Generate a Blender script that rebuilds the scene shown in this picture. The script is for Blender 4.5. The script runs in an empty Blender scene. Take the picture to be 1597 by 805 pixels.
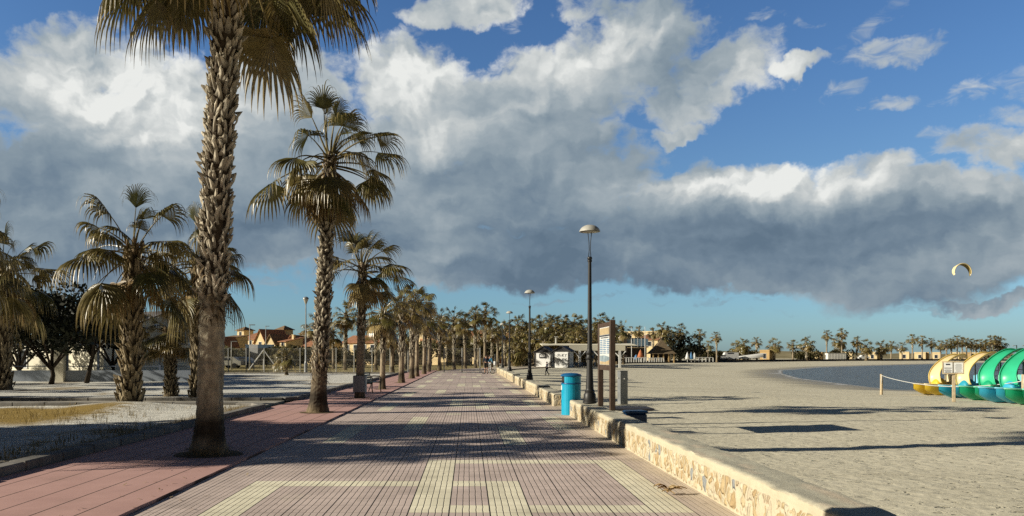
import bpy, math, random
from mathutils import Vector, Matrix, noise as mnoise
R = math.radians
PI = math.pi
scene = bpy.context.scene
COL = scene.collection

# ------------------------------------------------------------------ camera
F_PX, VPX, VPY, CH = 1250.0, 731.0, 555.5, 1.6          # focal length and horizon of the photograph, camera height
cam_d = bpy.data.cameras.new('camera')
cam = bpy.data.objects.new('camera', cam_d)
COL.objects.link(cam)
scene.camera = cam
cam.location = (0, 0, CH)
cam.rotation_euler = (R(90), 0, 0)
cam_d.sensor_width = 36
cam_d.lens = 36 * F_PX / 1597.0
cam_d.shift_x = (798.5 - VPX) / 1597.0
cam_d.shift_y = (VPY - 402.5) / 1597.0
cam_d.clip_start = 0.05
cam_d.clip_end = 6000

def gx(px, Y): return (px - VPX) / F_PX * Y
def gz(py, Y): return CH - (py - VPY) / F_PX * Y

scene.view_settings.view_transform = 'Standard'
scene.view_settings.look = 'None'
scene.view_settings.exposure = 0
scene.view_settings.gamma = 1
scene.render.engine = 'CYCLES'
scene.cycles.max_bounces = 5
scene.cycles.diffuse_bounces = 2
scene.cycles.glossy_bounces = 2
scene.cycles.transmission_bounces = 3
scene.cycles.transparent_max_bounces = 6
scene.cycles.use_denoising = False
scene.cycles.use_adaptive_sampling = False
scene.cycles.caustics_reflective = False
scene.cycles.caustics_refractive = False

# ------------------------------------------------------------------ node expression helper
class NV:
    def __init__(s, nt, sock): s.nt = nt; s.s = sock
    def _b(s, op, o, sw=False):
        a, b = (o, s) if sw else (s, o)
        return mth(s.nt, op, a, b)
    def __add__(s, o): return s._b('ADD', o)
    def __radd__(s, o): return s._b('ADD', o)
    def __sub__(s, o): return s._b('SUBTRACT', o)
    def __rsub__(s, o): return s._b('SUBTRACT', o, True)
    def __mul__(s, o): return s._b('MULTIPLY', o)
    def __rmul__(s, o): return s._b('MULTIPLY', o)
    def __truediv__(s, o): return s._b('DIVIDE', o)
    def __rtruediv__(s, o): return s._b('DIVIDE', o, True)

def put(nt, sock, v):
    if isinstance(v, NV): nt.links.new(v.s, sock)
    elif v is not None:
        if hasattr(sock, 'default_value'):
            if isinstance(v, (tuple, list)) and len(v) == 3 and len(sock.default_value) == 4: v = (*v, 1)
            sock.default_value = v

def mth(nt, op, a, b=None, c=None, clamp=False):
    n = nt.nodes.new('ShaderNodeMath'); n.operation = op; n.use_clamp = clamp
    put(nt, n.inputs[0], a)
    if b is not None: put(nt, n.inputs[1], b)
    if c is not None: put(nt, n.inputs[2], c)
    return NV(nt, n.outputs[0])

def vmth(nt, op, a, b=None, scale=None, out=0):
    n = nt.nodes.new('ShaderNodeVectorMath'); n.operation = op
    put(nt, n.inputs[0], a)
    if b is not None: put(nt, n.inputs[1], b)
    if scale is not None: put(nt, n.inputs['Scale'], scale)
    return NV(nt, n.outputs[out])

def comb(nt, x, y, z=0.0):
    n = nt.nodes.new('ShaderNodeCombineXYZ')
    for i, v in enumerate((x, y, z)): put(nt, n.inputs[i], v)
    return NV(nt, n.outputs[0])

def sep(nt, v):
    n = nt.nodes.new('ShaderNodeSeparateXYZ'); put(nt, n.inputs[0], v)
    return [NV(nt, o) for o in n.outputs]

def smooth(nt, v, lo, hi, a=0.0, b=1.0, kind='SMOOTHSTEP'):
    n = nt.nodes.new('ShaderNodeMapRange'); n.interpolation_type = kind
    put(nt, n.inputs[0], v)
    for i, q in enumerate((lo, hi, a, b)): put(nt, n.inputs[1 + i], q)
    return NV(nt, n.outputs[0])

def noise(nt, vec, scale=1.0, detail=4.0, rough=0.5, dist=0.0, col=False, lac=2.0, dim='3D'):
    n = nt.nodes.new('ShaderNodeTexNoise'); n.noise_dimensions = dim
    put(nt, n.inputs['Vector'], vec)
    n.inputs['Scale'].default_value = scale; n.inputs['Detail'].default_value = detail
    n.inputs['Roughness'].default_value = rough; n.inputs['Distortion'].default_value = dist
    n.inputs['Lacunarity'].default_value = lac
    return NV(nt, n.outputs['Color' if col else 'Fac'])

def voro(nt, vec, scale=1.0, feature='F1', detail=0.0, rough=0.5, out='Distance', rnd=1.0, smoothness=None, dim='3D'):
    n = nt.nodes.new('ShaderNodeTexVoronoi'); n.voronoi_dimensions = dim; n.feature = feature
    put(nt, n.inputs['Vector'], vec)
    n.inputs['Scale'].default_value = scale
    if 'Detail' in n.inputs: n.inputs['Detail'].default_value = detail; n.inputs['Roughness'].default_value = rough
    n.inputs['Randomness'].default_value = rnd
    if smoothness is not None: n.inputs['Smoothness'].default_value = smoothness
    return NV(nt, n.outputs[out])

def mixc(nt, f, a, b, mode='MIX'):
    n = nt.nodes.new('ShaderNodeMix'); n.data_type = 'RGBA'; n.blend_type = mode
    put(nt, n.inputs[0], f); put(nt, n.inputs[6], a); put(nt, n.inputs[7], b)
    return NV(nt, n.outputs[2])

def ramp(nt, f, stops, interp='LINEAR'):
    n = nt.nodes.new('ShaderNodeValToRGB'); put(nt, n.inputs[0], f)
    e = n.color_ramp.elements; n.color_ramp.interpolation = interp
    while len(e) < len(stops): e.new(0.5)
    for q, (p, c) in zip(e, stops):
        q.position = p; q.color = (*c, 1) if len(c) == 3 else c
    return NV(nt, n.outputs[0])
# ------------------------------------------------------------------ sun and sky
SUN_EL = 22.0
SUN_AZ_VEC = Vector((-0.979, -0.205, 0)).normalized()     # horizontal direction towards the sun
sun_d = bpy.data.lights.new('sun', 'SUN')
sun_d.energy = 5.0; sun_d.angle = R(0.5); sun_d.color = (1.16, 1.07, 0.88)
sun = bpy.data.objects.new('sun', sun_d); COL.objects.link(sun)
to_sun = Vector((SUN_AZ_VEC.x * math.cos(R(SUN_EL)), SUN_AZ_VEC.y * math.cos(R(SUN_EL)), math.sin(R(SUN_EL))))
sun.rotation_euler = to_sun.to_track_quat('Z', 'Y').to_euler()
sun.location = (-30, -10, 30)

def build_world():
    w = bpy.data.worlds.new('World'); scene.world = w; w.use_nodes = True
    nt = w.node_tree; nt.nodes.clear()
    out = nt.nodes.new('ShaderNodeOutputWorld'); bg = nt.nodes.new('ShaderNodeBackground')
    nt.links.new(bg.outputs[0], out.inputs[0])
    tc = nt.nodes.new('ShaderNodeTexCoord')
    d = vmth(nt, 'NORMALIZE', NV(nt, tc.outputs['Generated']))
    x, y, z = sep(nt, d)
    sky = nt.nodes.new('ShaderNodeTexSky'); sky.sky_type = 'NISHITA'; sky.sun_disc = False
    sky.sun_elevation = R(SUN_EL); sky.sun_rotation = math.atan2(SUN_AZ_VEC.x, SUN_AZ_VEC.y)
    sky.air_density = 1.0; sky.dust_density = 0.6; sky.ozone_density = 1.6
    az = mth(nt, 'ARCTAN2', x, y) * 57.2958
    el = mth(nt, 'ARCSINE', z) * 57.2958
    P = comb(nt, az, el)
    # two kinds of cloud relief, squeezed vertically towards the horizon
    def ae(px, py):
        a = math.atan((px - VPX) / F_PX); e = math.atan((VPY - py) / math.hypot(F_PX, px - VPX))
        return math.degrees(a), math.degrees(e)
    k = 57.2958 / F_PX
    wn = noise(nt, P, 0.16, 3, 0.5, col=True, dim='2D')
    W = vmth(nt, 'SCALE', vmth(nt, 'SUBTRACT', wn, (0.5, 0.5, 0.5)), scale=3.2)
    Pw = vmth(nt, 'ADD', P, W)                       # broad swirl
    wn2 = noise(nt, P, 0.9, 3, 0.6, col=True, dim='2D')
    Pw = vmth(nt, 'ADD', Pw, vmth(nt, 'SCALE', vmth(nt, 'SUBTRACT', wn2, (0.5, 0.5, 0.5)), scale=1.0))
    Pxy = sep(nt, Pw)[:2]
    def total(bl, soft=False, op='ADD'):
        # each blob takes the running total in z so that the nodes are evaluated one after another
        t = NV(nt, nt.nodes.new('ShaderNodeValue').outputs[0]); t.s.default_value = 0.0
        for b in bl:
            px, py, rx, ry, s, rot = (*b, 0.0)[:6]
            a, e = ae(px, py)
            n = nt.nodes.new('ShaderNodeMapping'); n.vector_type = 'TEXTURE'
            put(nt, n.inputs[0], comb(nt, Pxy[0], Pxy[1], t))
            n.inputs[1].default_value = (a, e, 0); n.inputs[2].default_value = (0, 0, R(rot))
            n.inputs[3].default_value = (rx * k, ry * k, 1e7)
            r = vmth(nt, 'LENGTH', NV(nt, n.outputs[0]), out=1)
            v = smooth(nt, r, 1.35, 0.0 if soft else 0.35, 0.0, s)
            t = mth(nt, op, t, v)
        return t
    cover = total([
        (150, 160, 190, 110, 1.0), (60, 330, 330, 130, 1.2), (330, 250, 240, 170, 1.2), (430, 130, 150, 70, 0.9),
        (640, 150, 120, 90, 1.0, 12), (560, 300, 260, 150, 1.2), (820, 160, 190, 90, 1.1, 15), (980, 90, 160, 95, 1.0, 25),
        (1100, 130, 150, 55, 0.9, 18), (830, 290, 220, 120, 1.2), (720, 12, 120, 36, 0.85, 5), (960, 5, 120, 40, 0.8), (1240, 105, 70, 16, 0.85, 8),
        (1150, 350, 260, 100, 1.3), (1400, 370, 260, 105, 1.3), (1100, 290, 120, 45, 0.9), (1360, 270, 90, 40, 0.9), (1500, 300, 140, 45, 0.8), (1545, 225, 85, 40, 0.9), (1580, 190, 60, 40, 0.6),
        (800, 402, 420, 56, 1.2), (1300, 412, 420, 48, 1.2), (100, 380, 360, 50, 0.8), (1050, 205, 50, 16, 0.75, 10), (1555, 470, 110, 13, 0.75), (600, 380, 200, 60, 1), (430, 385, 180, 48, 1.0),
    ], op='MAXIMUM')
    wisps = total([
        (1390, 82, 75, 20, 0.75, 8), (1340, 60, 50, 22, 0.42, 20), (1375, 30, 55, 18, 0.4, 30), (1395, 155, 55, 13, 0.62, 8), (1322, 145, 42, 18, 0.5, 25), (1525, 137, 36, 17, 0.55), (1590, 125, 45, 26, 0.5, -20),
        (1200, 30, 40, 12, 0.5), (1265, 34, 26, 10, 0.45), (640, 60, 50, 14, 0.45, 20), (400, 438, 75, 13, 0.6), (1475, 200, 30, 18, 0.45), (20, 140, 70, 40, 0.4),
        (720, 430, 90, 11, 0.55), (900, 468, 130, 5, 0.5), (1150, 470, 160, 6, 0.42), (1500, 480, 160, 7, 0.5), (1180, 490, 110, 6, 0.3), (1345, 520, 120, 10, 0.3), (120, 470, 120, 10, 0.3), (790, 22, 26, 40, 0.4),
    ], op='MAXIMUM')
    # relief noise
    def fbm(Q):
        a = noise(nt, vmth(nt, 'MULTIPLY', Q, (1, 1.7, 1)), 0.16, 7, 0.55, dim='2D')
        v = voro(nt, Q, 0.34, 'SMOOTH_F1', 2.0, 0.5, smoothness=0.35, dim='2D')
        return a, v
    a0, v0 = fbm(Pw)
    a1, v1 = fbm(vmth(nt, 'ADD', Pw, (-0.55, 0.6, 0)))
    fine = noise(nt, vmth(nt, 'MULTIPLY', P, (1, 1.5, 1)), 0.9, 6, 0.6, 0.3, dim='2D')
    low = smooth(nt, el, 3.0, 10.0, 0.35, 1.0)
    edge = ((a0 - 0.5) * 1.3 + (0.45 - v0) * 0.35 + (fine - 0.5) * 0.45) * low
    alpha_b = smooth(nt, cover * 1.15 + edge, 0.38, 0.84)
    wn3 = noise(nt, vmth(nt, 'MULTIPLY', P, (1, 2.2, 1)), 0.55, 6, 0.6, 0.5, dim='2D')
    alpha_w = smooth(nt, wisps + (wn3 - 0.5) * 1.1, 0.30, 0.95) * 0.85
    # clouds elsewhere round the sky
    behind = smooth(nt, y, 0.55, 0.3)
    gen = noise(nt, vmth(nt, 'MULTIPLY', d, (1, 1, 2.5)), 2.2, 6, 0.55)
    alpha_g = smooth(nt, gen, 0.5, 0.62) * behind * smooth(nt, el, 2, 10)
    alpha = mth(nt, 'MAXIMUM', mth(nt, 'MAXIMUM', alpha_b, alpha_w), alpha_g)
    # how thick and shaded, how sunlit
    white = total([
        (130, 120, 130, 80, 0.75), (250, 150, 140, 90, 0.6), (330, 190, 160, 50, 0.55, 5), (420, 110, 120, 60, 0.35), (640, 120, 80, 90, 0.95, 20), (740, 100, 80, 60, 0.6), (560, 150, 60, 90, 0.5),
        (850, 60, 110, 70, 0.5), (940, 85, 130, 40, 0.55, 20), (1010, 45, 90, 40, 0.45), (1150, 125, 110, 40, 0.7, 20), (1060, 300, 60, 30, 0.3), (720, 195, 120, 26, 0.45, 12), (680, 240, 50, 30, 0.3), (850, 155, 60, 25, 0.4, 10),
        (1120, 285, 150, 30, 0.85), (1230, 275, 130, 35, 0.75), (1370, 270, 90, 40, 0.55), (1180, 320, 90, 26, 0.4), (1500, 300, 120, 32, 0.45), (1560, 210, 90, 50, 0.45), (1540, 375, 90, 18, 0.42, 8), (1420, 335, 60, 14, 0.2), (720, 10, 150, 40, 0.5),
        (1240, 105, 80, 25, 0.5), (1050, 205, 60, 25, 0.4), (1545, 478, 60, 12, 0.35), (720, 400, 90, 12, 0.13), (990, 402, 60, 16, 0.12), (200, 95, 200, 60, 0.3), (205, 215, 130, 18, 0.2),
    ], soft=True)
    dark = total([
        (1250, 430, 480, 80, 0.5), (1000, 400, 340, 75, 0.42), (700, 350, 260, 110, 0.38), (80, 360, 330, 110, 0.40), (400, 370, 240, 80, 0.35), (1480, 345, 180, 60, 0.25), (880, 250, 160, 36, 0.2, 8), (1060, 110, 60, 60, 0.15), (1200, 360, 200, 40, 0.2),
        (1090, 150, 70, 70, 0.12), (960, 225, 90, 20, 0.15), (30, 240, 90, 70, 0.18), (660, 205, 60, 14, 0.15),
    ], soft=True)
    s0 = noise(nt, vmth(nt, 'MULTIPLY', Pw, (1, 2.6, 1)), 0.11, 5, 0.5, 0.2, dim='2D')
    relief = (v1 - v0) * 0.9 + (a0 - a1) * 1.7
    amp = 0.13 + white * 0.40
    b = 0.44 + white * 0.42 - dark * 0.50 + relief * amp + (fine - 0.5) * 0.12 + (s0 - 0.5) * 0.75
    thin = (1.0 - alpha_b) * 0.25 * smooth(nt, el, 5.0, 11.0)
    b = mth(nt, 'ADD', b, thin, clamp=True)
    b = mth(nt, 'MAXIMUM', b, alpha_w * 0.62 * (1.0 - alpha_b))
    ccol = ramp(nt, b, [(0.0, (0.120, 0.178, 0.245)), (0.15, (0.165, 0.230, 0.300)), (0.32, (0.245, 0.312, 0.368)), (0.52, (0.36, 0.42, 0.46)), (0.75, (0.55, 0.585, 0.59)), (1.0, (0.82, 0.835, 0.81))])
    # clear sky: the physical sky toned to the photograph's blue above and teal at the horizon
    tint = ramp(nt, smooth(nt, el, 0, 30, kind='LINEAR'), [(0.0, (0.55, 0.84, 1.28)), (0.10, (0.56, 0.86, 1.22)), (0.22, (0.62, 0.88, 1.10)), (0.4, (0.68, 0.92, 1.16)), (0.6, (0.62, 0.90, 1.22)), (1.0, (0.52, 0.82, 1.22))])
    clear = mixc(nt, 1.0, NV(nt, sky.outputs[0]), tint, 'MULTIPLY')
    clear = vmth(nt, 'SCALE', clear, scale=0.10)
    col = mixc(nt, alpha, clear, ccol)
    # sky colour dimmed overhead and behind the viewer, added to cut fill light
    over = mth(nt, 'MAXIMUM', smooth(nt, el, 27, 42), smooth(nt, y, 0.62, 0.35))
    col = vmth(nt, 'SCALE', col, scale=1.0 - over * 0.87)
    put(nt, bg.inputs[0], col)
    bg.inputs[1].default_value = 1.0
    w.cycles.sampling_method = 'MANUAL'; w.cycles.sample_map_resolution = 512
build_world()
# ------------------------------------------------------------------ mesh helpers
class MB:
    """collects shapes and links them as ONE mesh object"""
    def __init__(s): s.v = []; s.f = []; s.m = []; s.c = []; s.usec = False; s.M = None
    def add(s, vs, fs, m=0, c=None):
        o = len(s.v)
        if s.M is not None: vs = [s.M @ Vector(p) for p in vs]
        s.v.extend([tuple(p) for p in vs])
        for f in fs: s.f.append(tuple(i + o for i in f)); s.m.append(m)
        if c is not None: s.usec = True
        s.c.extend([c if c is not None else (1, 1, 1)] * len(vs) if not isinstance(c, list) else c)
    def poly(s, pts, m=0, c=None): s.add(pts, [tuple(range(len(pts)))], m, c)
    def box(s, c, d, rz=0.0, m=0, col=None, ch=0.0, rot=None):
        x, y, z = (q / 2 for q in d)
        if ch <= 0:
            vs = [(i * x, j * y, k * z) for k in (-1, 1) for j in (-1, 1) for i in (-1, 1)]
            fs = [(0, 2, 3, 1), (4, 5, 7, 6), (0, 1, 5, 4), (2, 6, 7, 3), (0, 4, 6, 2), (1, 3, 7, 5)]
        else:
            ring = lambda a, b, z_: [(-a, -b, z_), (a, -b, z_), (a, b, z_), (-a, b, z_)]
            def oct_(a, b, z_, q): return [(-a + q, -b, z_), (a - q, -b, z_), (a, -b + q, z_), (a, b - q, z_), (a - q, b, z_), (-a + q, b, z_), (-a, b - q, z_), (-a, -b + q, z_)]
            vs = oct_(x - ch, y - ch, -z, ch * .6) + oct_(x, y, -z + ch, ch) + oct_(x, y, z - ch, ch) + oct_(x - ch, y - ch, z, ch * .6)
            fs = [tuple(reversed(range(8))), tuple(range(24, 32))]
            for k in range(3):
                for i in range(8): fs.append((k * 8 + i, k * 8 + (i + 1) % 8, k * 8 + 8 + (i + 1) % 8, k * 8 + 8 + i))
        Mx = Matrix.Translation(Vector(c)) @ (rot if rot is not None else Matrix.Rotation(rz, 4, 'Z'))
        s.add([Mx @ Vector(p) for p in vs], fs, m, col)
    def tube(s, pts, r, n=8, m=0, c=None, cap=True, squash=None):
        pts = [Vector(p) for p in pts]; k = len(pts)
        rr = r if isinstance(r, (list, tuple)) else [r] * k
        vs = []; prev = None
        for i, p in enumerate(pts):
            t = (pts[min(i + 1, k - 1)] - pts[max(i - 1, 0)]).normalized()
            if prev is None:
                a = Vector((1, 0, 0)) if abs(t.x) < .9 else Vector((0, 1, 0))
                u = (a - t * a.dot(t)).normalized()
            else:
                u = (prev - t * prev.dot(t)).normalized()
            prev = u; w = t.cross(u)
            for j in range(n):
                a = 2 * PI * j / n
                vs.append(p + (u * math.cos(a) + w * math.sin(a)) * rr[i])
        fs = [(i * n + j, i * n + (j + 1) % n, (i + 1) * n + (j + 1) % n, (i + 1) * n + j) for i in range(k - 1) for j in range(n)]
        if cap: fs += [tuple(reversed(range(n))), tuple((k - 1) * n + j for j in range(n))]
        s.add(vs, fs, m, c)
    def lathe(s, prof, n=16, c=(0, 0, 0), m=0, col=None, cap=True):
        k = len(prof)
        vs = [(c[0] + r * math.cos(2 * PI * j / n), c[1] + r * math.sin(2 * PI * j / n), c[2] + z) for r, z in prof for j in range(n)]
        fs = [(i * n + j, i * n + (j + 1) % n, (i + 1) * n + (j + 1) % n, (i + 1) * n + j) for i in range(k - 1) for j in range(n)]
        if cap: fs += [tuple(reversed(range(n))), tuple((k - 1) * n + j for j in range(n))]
        s.add(vs, fs, m, col)
    def grid(s, P, m=0, C=None):
        nu, nv = len(P), len(P[0])
        vs = [p for row in P for p in row]
        fs = [(i * nv + j, (i + 1) * nv + j, (i + 1) * nv + j + 1, i * nv + j + 1) for i in range(nu - 1) for j in range(nv - 1)]
        s.add(vs, fs, m, [c for row in C for c in row] if C else None)
    def mesh(s, name, mats, smooth=True):
        me = bpy.data.meshes.new(name)
        me.from_pydata(s.v, [], s.f)
        for mt in (mats if isinstance(mats, (list, tuple)) else [mats]): me.materials.append(mt)
        me.polygons.foreach_set('material_index', s.m)
        me.polygons.foreach_set('use_smooth', [smooth] * len(s.f))
        if s.usec:
            a = me.color_attributes.new('Col', 'FLOAT_COLOR', 'POINT')
            buf = []
            for q in s.c: buf.extend((q[0], q[1], q[2], 1.0))
            a.data.foreach_set('color', buf)
        me.update()
        return me
    def build(s, name, mats, parent=None, smooth=False, angle=None, loc=None):
        me = s.mesh(name, mats, smooth or angle is not None)
        o = bpy.data.objects.new(name, me); COL.objects.link(o)
        if angle is not None: me.set_sharp_from_angle(angle=R(angle))
        if parent is not None: o.parent = parent
        if loc is not None: o.location = loc
        return o

def tag(o, label=None, cat=None, group=None, kind=None):
    if label: o['label'] = label
    if cat: o['category'] = cat
    if group: o['group'] = group
    if kind: o['kind'] = kind
    return o

def empty(name, loc=(0, 0, 0), rz=0.0, label=None, cat=None, group=None, scale=None):
    o = bpy.data.objects.new(name, None); COL.objects.link(o)
    o.location = loc; o.rotation_euler = (0, 0, rz); o.empty_display_size = 0.2
    if scale is not None: o.scale = scale if isinstance(scale, (tuple, list)) else (scale,) * 3
    return tag(o, label, cat, group)

def child_map():
    m = {}
    for o in bpy.data.objects:
        if o.parent: m.setdefault(o.parent.name, []).append(o)
    return m

def copy_tree(root, loc, rz=0.0, scale=None, label=None, group=None):
    kids = child_map()
    def rec(o, parent):
        c = o.copy(); COL.objects.link(c)
        if parent is not None: c.parent = parent
        for ch in kids.get(o.name, []): rec(ch, c)
        return c
    r = rec(root, None)
    r.location = loc; r.rotation_euler = (0, 0, rz)
    if scale is not None: r.scale = scale if isinstance(scale, (tuple, list)) else (scale,) * 3
    if label: r['label'] = label
    if group: r['group'] = group
    return r

# ------------------------------------------------------------------ materials
def new_mat(name):
    m = bpy.data.materials.new(name); m.use_nodes = True
    nt = m.node_tree
    b = nt.nodes['Principled BSDF']
    return m, nt, b

def bump(nt, b, h, strength=0.5, dist=0.02):
    n = nt.nodes.new('ShaderNodeBump'); n.inputs['Strength'].default_value = strength; n.inputs['Distance'].default_value = dist
    put(nt, n.inputs['Height'], h)
    nt.links.new(n.outputs[0], b.inputs['Normal'])

def objco(nt):
    return NV(nt, nt.nodes.new('ShaderNodeTexCoord').outputs['Object'])
def worldpos(nt):
    return NV(nt, nt.nodes.new('ShaderNodeNewGeometry').outputs['Position'])
def attr(nt, name='Col'):
    a = nt.nodes.new('ShaderNodeAttribute'); a.attribute_name = name
    return NV(nt, a.outputs['Color'])

def simple(name, col, rough=0.7, var=0.25, scale=6.0, metal=0.0, bmp=0.0, spec=None, bscale=None, dirt=0.0):
    """paint / plaster / metal with uneven colour"""
    m, nt, b = new_mat(name)
    P = worldpos(nt)
    n = noise(nt, P, scale, 5, 0.6)
    lo = tuple(c * (1 - var) for c in col); hi = tuple(min(1, c * (1 + var)) for c in col)
    c = ramp(nt, n, [(0.3, lo), (0.7, hi)])
    if dirt > 0:
        d = smooth(nt, noise(nt, vmth(nt, 'MULTIPLY', P, (1, 1, 0.25)), scale * 0.35, 5, 0.65), 0.48, 0.72)
        c = mixc(nt, d * dirt, c, tuple(q * 0.45 for q in col))
    put(nt, b.inputs['Base Color'], c)
    put(nt, b.inputs['Roughness'], n * 0.2 + (rough - 0.1))
    b.inputs['Metallic'].default_value = metal
    if spec is not None: b.inputs['Specular IOR Level'].default_value = spec
    if bmp: bump(nt, b, noise(nt, P, bscale or scale * 8, 4, 0.6), bmp, 0.01)
    return m

MAT = {}
def M_(key): return MAT[key]

# leaf material: colour in the mesh, a little light comes through
def leaf_material(name, trans=0.16, rough=0.36, spec=0.6, gain=1.0):
    m, nt, b = new_mat(name)
    c = attr(nt)
    P = worldpos(nt)
    v = noise(nt, P, 9.0, 3, 0.6)
    c = mixc(nt, 1.0, c, ramp(nt, v, [(0.3, (0.65 * gain,) * 3), (0.7, (1.35 * gain,) * 3)]), 'MULTIPLY')
    put(nt, b.inputs['Base Color'], c)
    b.inputs['Roughness'].default_value = rough
    b.inputs['Specular IOR Level'].default_value = spec
    t = nt.nodes.new('ShaderNodeBsdfTranslucent'); put(nt, t.inputs[0], c)
    mx = nt.nodes.new('ShaderNodeMixShader'); mx.inputs[0].default_value = trans
    nt.links.new(b.outputs[0], mx.inputs[1]); nt.links.new(t.outputs[0], mx.inputs[2])
    nt.links.new(mx.outputs[0], nt.nodes['Material Output'].inputs[0])
    return m
MAT['leaf'] = leaf_material('palm_leaf')
MAT['foliage'] = leaf_material('foliage', 0.1, 0.6, 0.3)

def trunk_material(name):
    m, nt, b = new_mat(name)
    P = worldpos(nt); c = attr(nt)
    n = noise(nt, vmth(nt, 'MULTIPLY', P, (1, 1, 0.35)), 14.0, 6, 0.65)
    fib = noise(nt, vmth(nt, 'MULTIPLY', P, (1, 1, 0.08)), 60.0, 3, 0.6)
    c = mixc(nt, 1.0, c, ramp(nt, n, [(0.28, (0.5, 0.48, 0.45)), (0.7, (1.3, 1.27, 1.2))]), 'MULTIPLY')
    put(nt, b.inputs['Base Color'], c)
    b.inputs['Roughness'].default_value = 0.85
    b.inputs['Specular IOR Level'].default_value = 0.2
    bump(nt, b, n * 0.6 + fib * 0.6, 0.7, 0.02)
    return m
MAT['trunk'] = trunk_material('palm_trunk')
# ------------------------------------------------------------------ palms
GREEN = (0.092, 0.096, 0.026); OLIVE = (0.165, 0.138, 0.044); STRAW = (0.44, 0.315, 0.135); BROWN = (0.14, 0.088, 0.038)
def lerp(a, b, t): return tuple(x + (y - x) * t for x, y in zip(a, b))

def fan_leaf(mb, rng, base, azi, theta, pet, blade, nseg, stations, droop, colr, wind, pleat=True, pr=0.022, lift=0.0):
    """one fan leaf: arching petiole, then a pleated half disc whose segment tips hang"""
    hd = Vector((math.cos(azi), math.sin(azi), 0))
    p = Vector(base); d = (hd * math.sin(theta) + Vector((0, 0, math.cos(theta)))).normalized()
    pts = [p.copy()]; n = 6
    for i in range(n):
        g = 0.10 * (i + 1) / n * (0.6 + math.sin(theta))
        d = (d + Vector((0, 0, -g)) + wind * 0.06).normalized()
        p = p + d * (pet / n); pts.append(p.copy())
    pc = lerp(colr, (0.22, 0.16, 0.06), 0.5)
    mb.tube(pts, [pr * (1.5 - 0.9 * i / n) for i in range(n + 1)], 4, 0, pc, cap=False)
    T = d
    L = T.cross(Vector((0, 0, 1)))
    if L.length < 0.15: L = Vector((-math.sin(azi), math.cos(azi), 0))
    L.normalize()
    roll = rng.uniform(-0.5, 0.5)
    L = (Matrix.Rotation(roll, 3, T) @ L).normalized()
    N = L.cross(T).normalized()
    if N.z < 0: N = -N
    span = R(rng.uniform(88, 118) * (0.45 + 0.55 * min(1, theta / 0.9))); dphi = 2 * span / nseg
    join = rng.uniform(0.40, 0.54)
    fold = rng.uniform(0.1, 0.55)
    for k in range(nseg):
        phi = -span + (k + 0.5) * dphi
        ln = blade * (1.0 - 0.30 * abs(phi / span) ** 1.6) * rng.uniform(0.88, 1.08)
        D = (T * math.cos(phi) + L * math.sin(phi) - N * fold * abs(math.sin(phi)) * 0.8).normalized()
        side = (-T * math.sin(phi) + L * math.cos(phi))
        Nn = D.cross(side).normalized()
        q = pts[-1].copy(); dr = D.copy(); vs = []; cs = []
        ds = ln / stations
        dk = droop * rng.uniform(0.75, 1.3)
        tw = rng.uniform(-0.3, 0.3)
        for j in range(stations + 1):
            s = j / stations
            if s <= join: w = math.tan(dphi / 2) * s * ln * 1.02
            else: w = math.tan(dphi / 2) * join * ln * (1 - ((s - join) / (1 - join)) ** 1.3) * 0.9
            w = max(w, 0.002)
            sd = side * math.cos(tw * s) + Nn * math.sin(tw * s)
            if pleat:
                up = Nn * w * 0.55
                vs += [q - sd * w, q + up, q + sd * w]
                cc = lerp(colr, STRAW, min(1, max(0, (s - 0.45) * 1.3)) * 0.75); cs += [cc] * 3
            else:
                vs += [q - sd * w, q + sd * w]
                cc = lerp(colr, STRAW, min(1, max(0, (s - 0.45) * 1.3)) * 0.75); cs += [cc] * 2
            g = dk * max(0.0, s - 0.28) * 9.0 / stations
            dr = (dr + Vector((0, 0, -g)) + wind * (0.16 * s)).normalized()
            q = q + dr * ds
        r = 3 if pleat else 2
        fs = []
        for j in range(stations):
            for i in range(r - 1): fs.append((j * r + i, j * r + i + 1, (j + 1) * r + i + 1, (j + 1) * r + i))
        mb.add(vs, fs, 0, cs)

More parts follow.
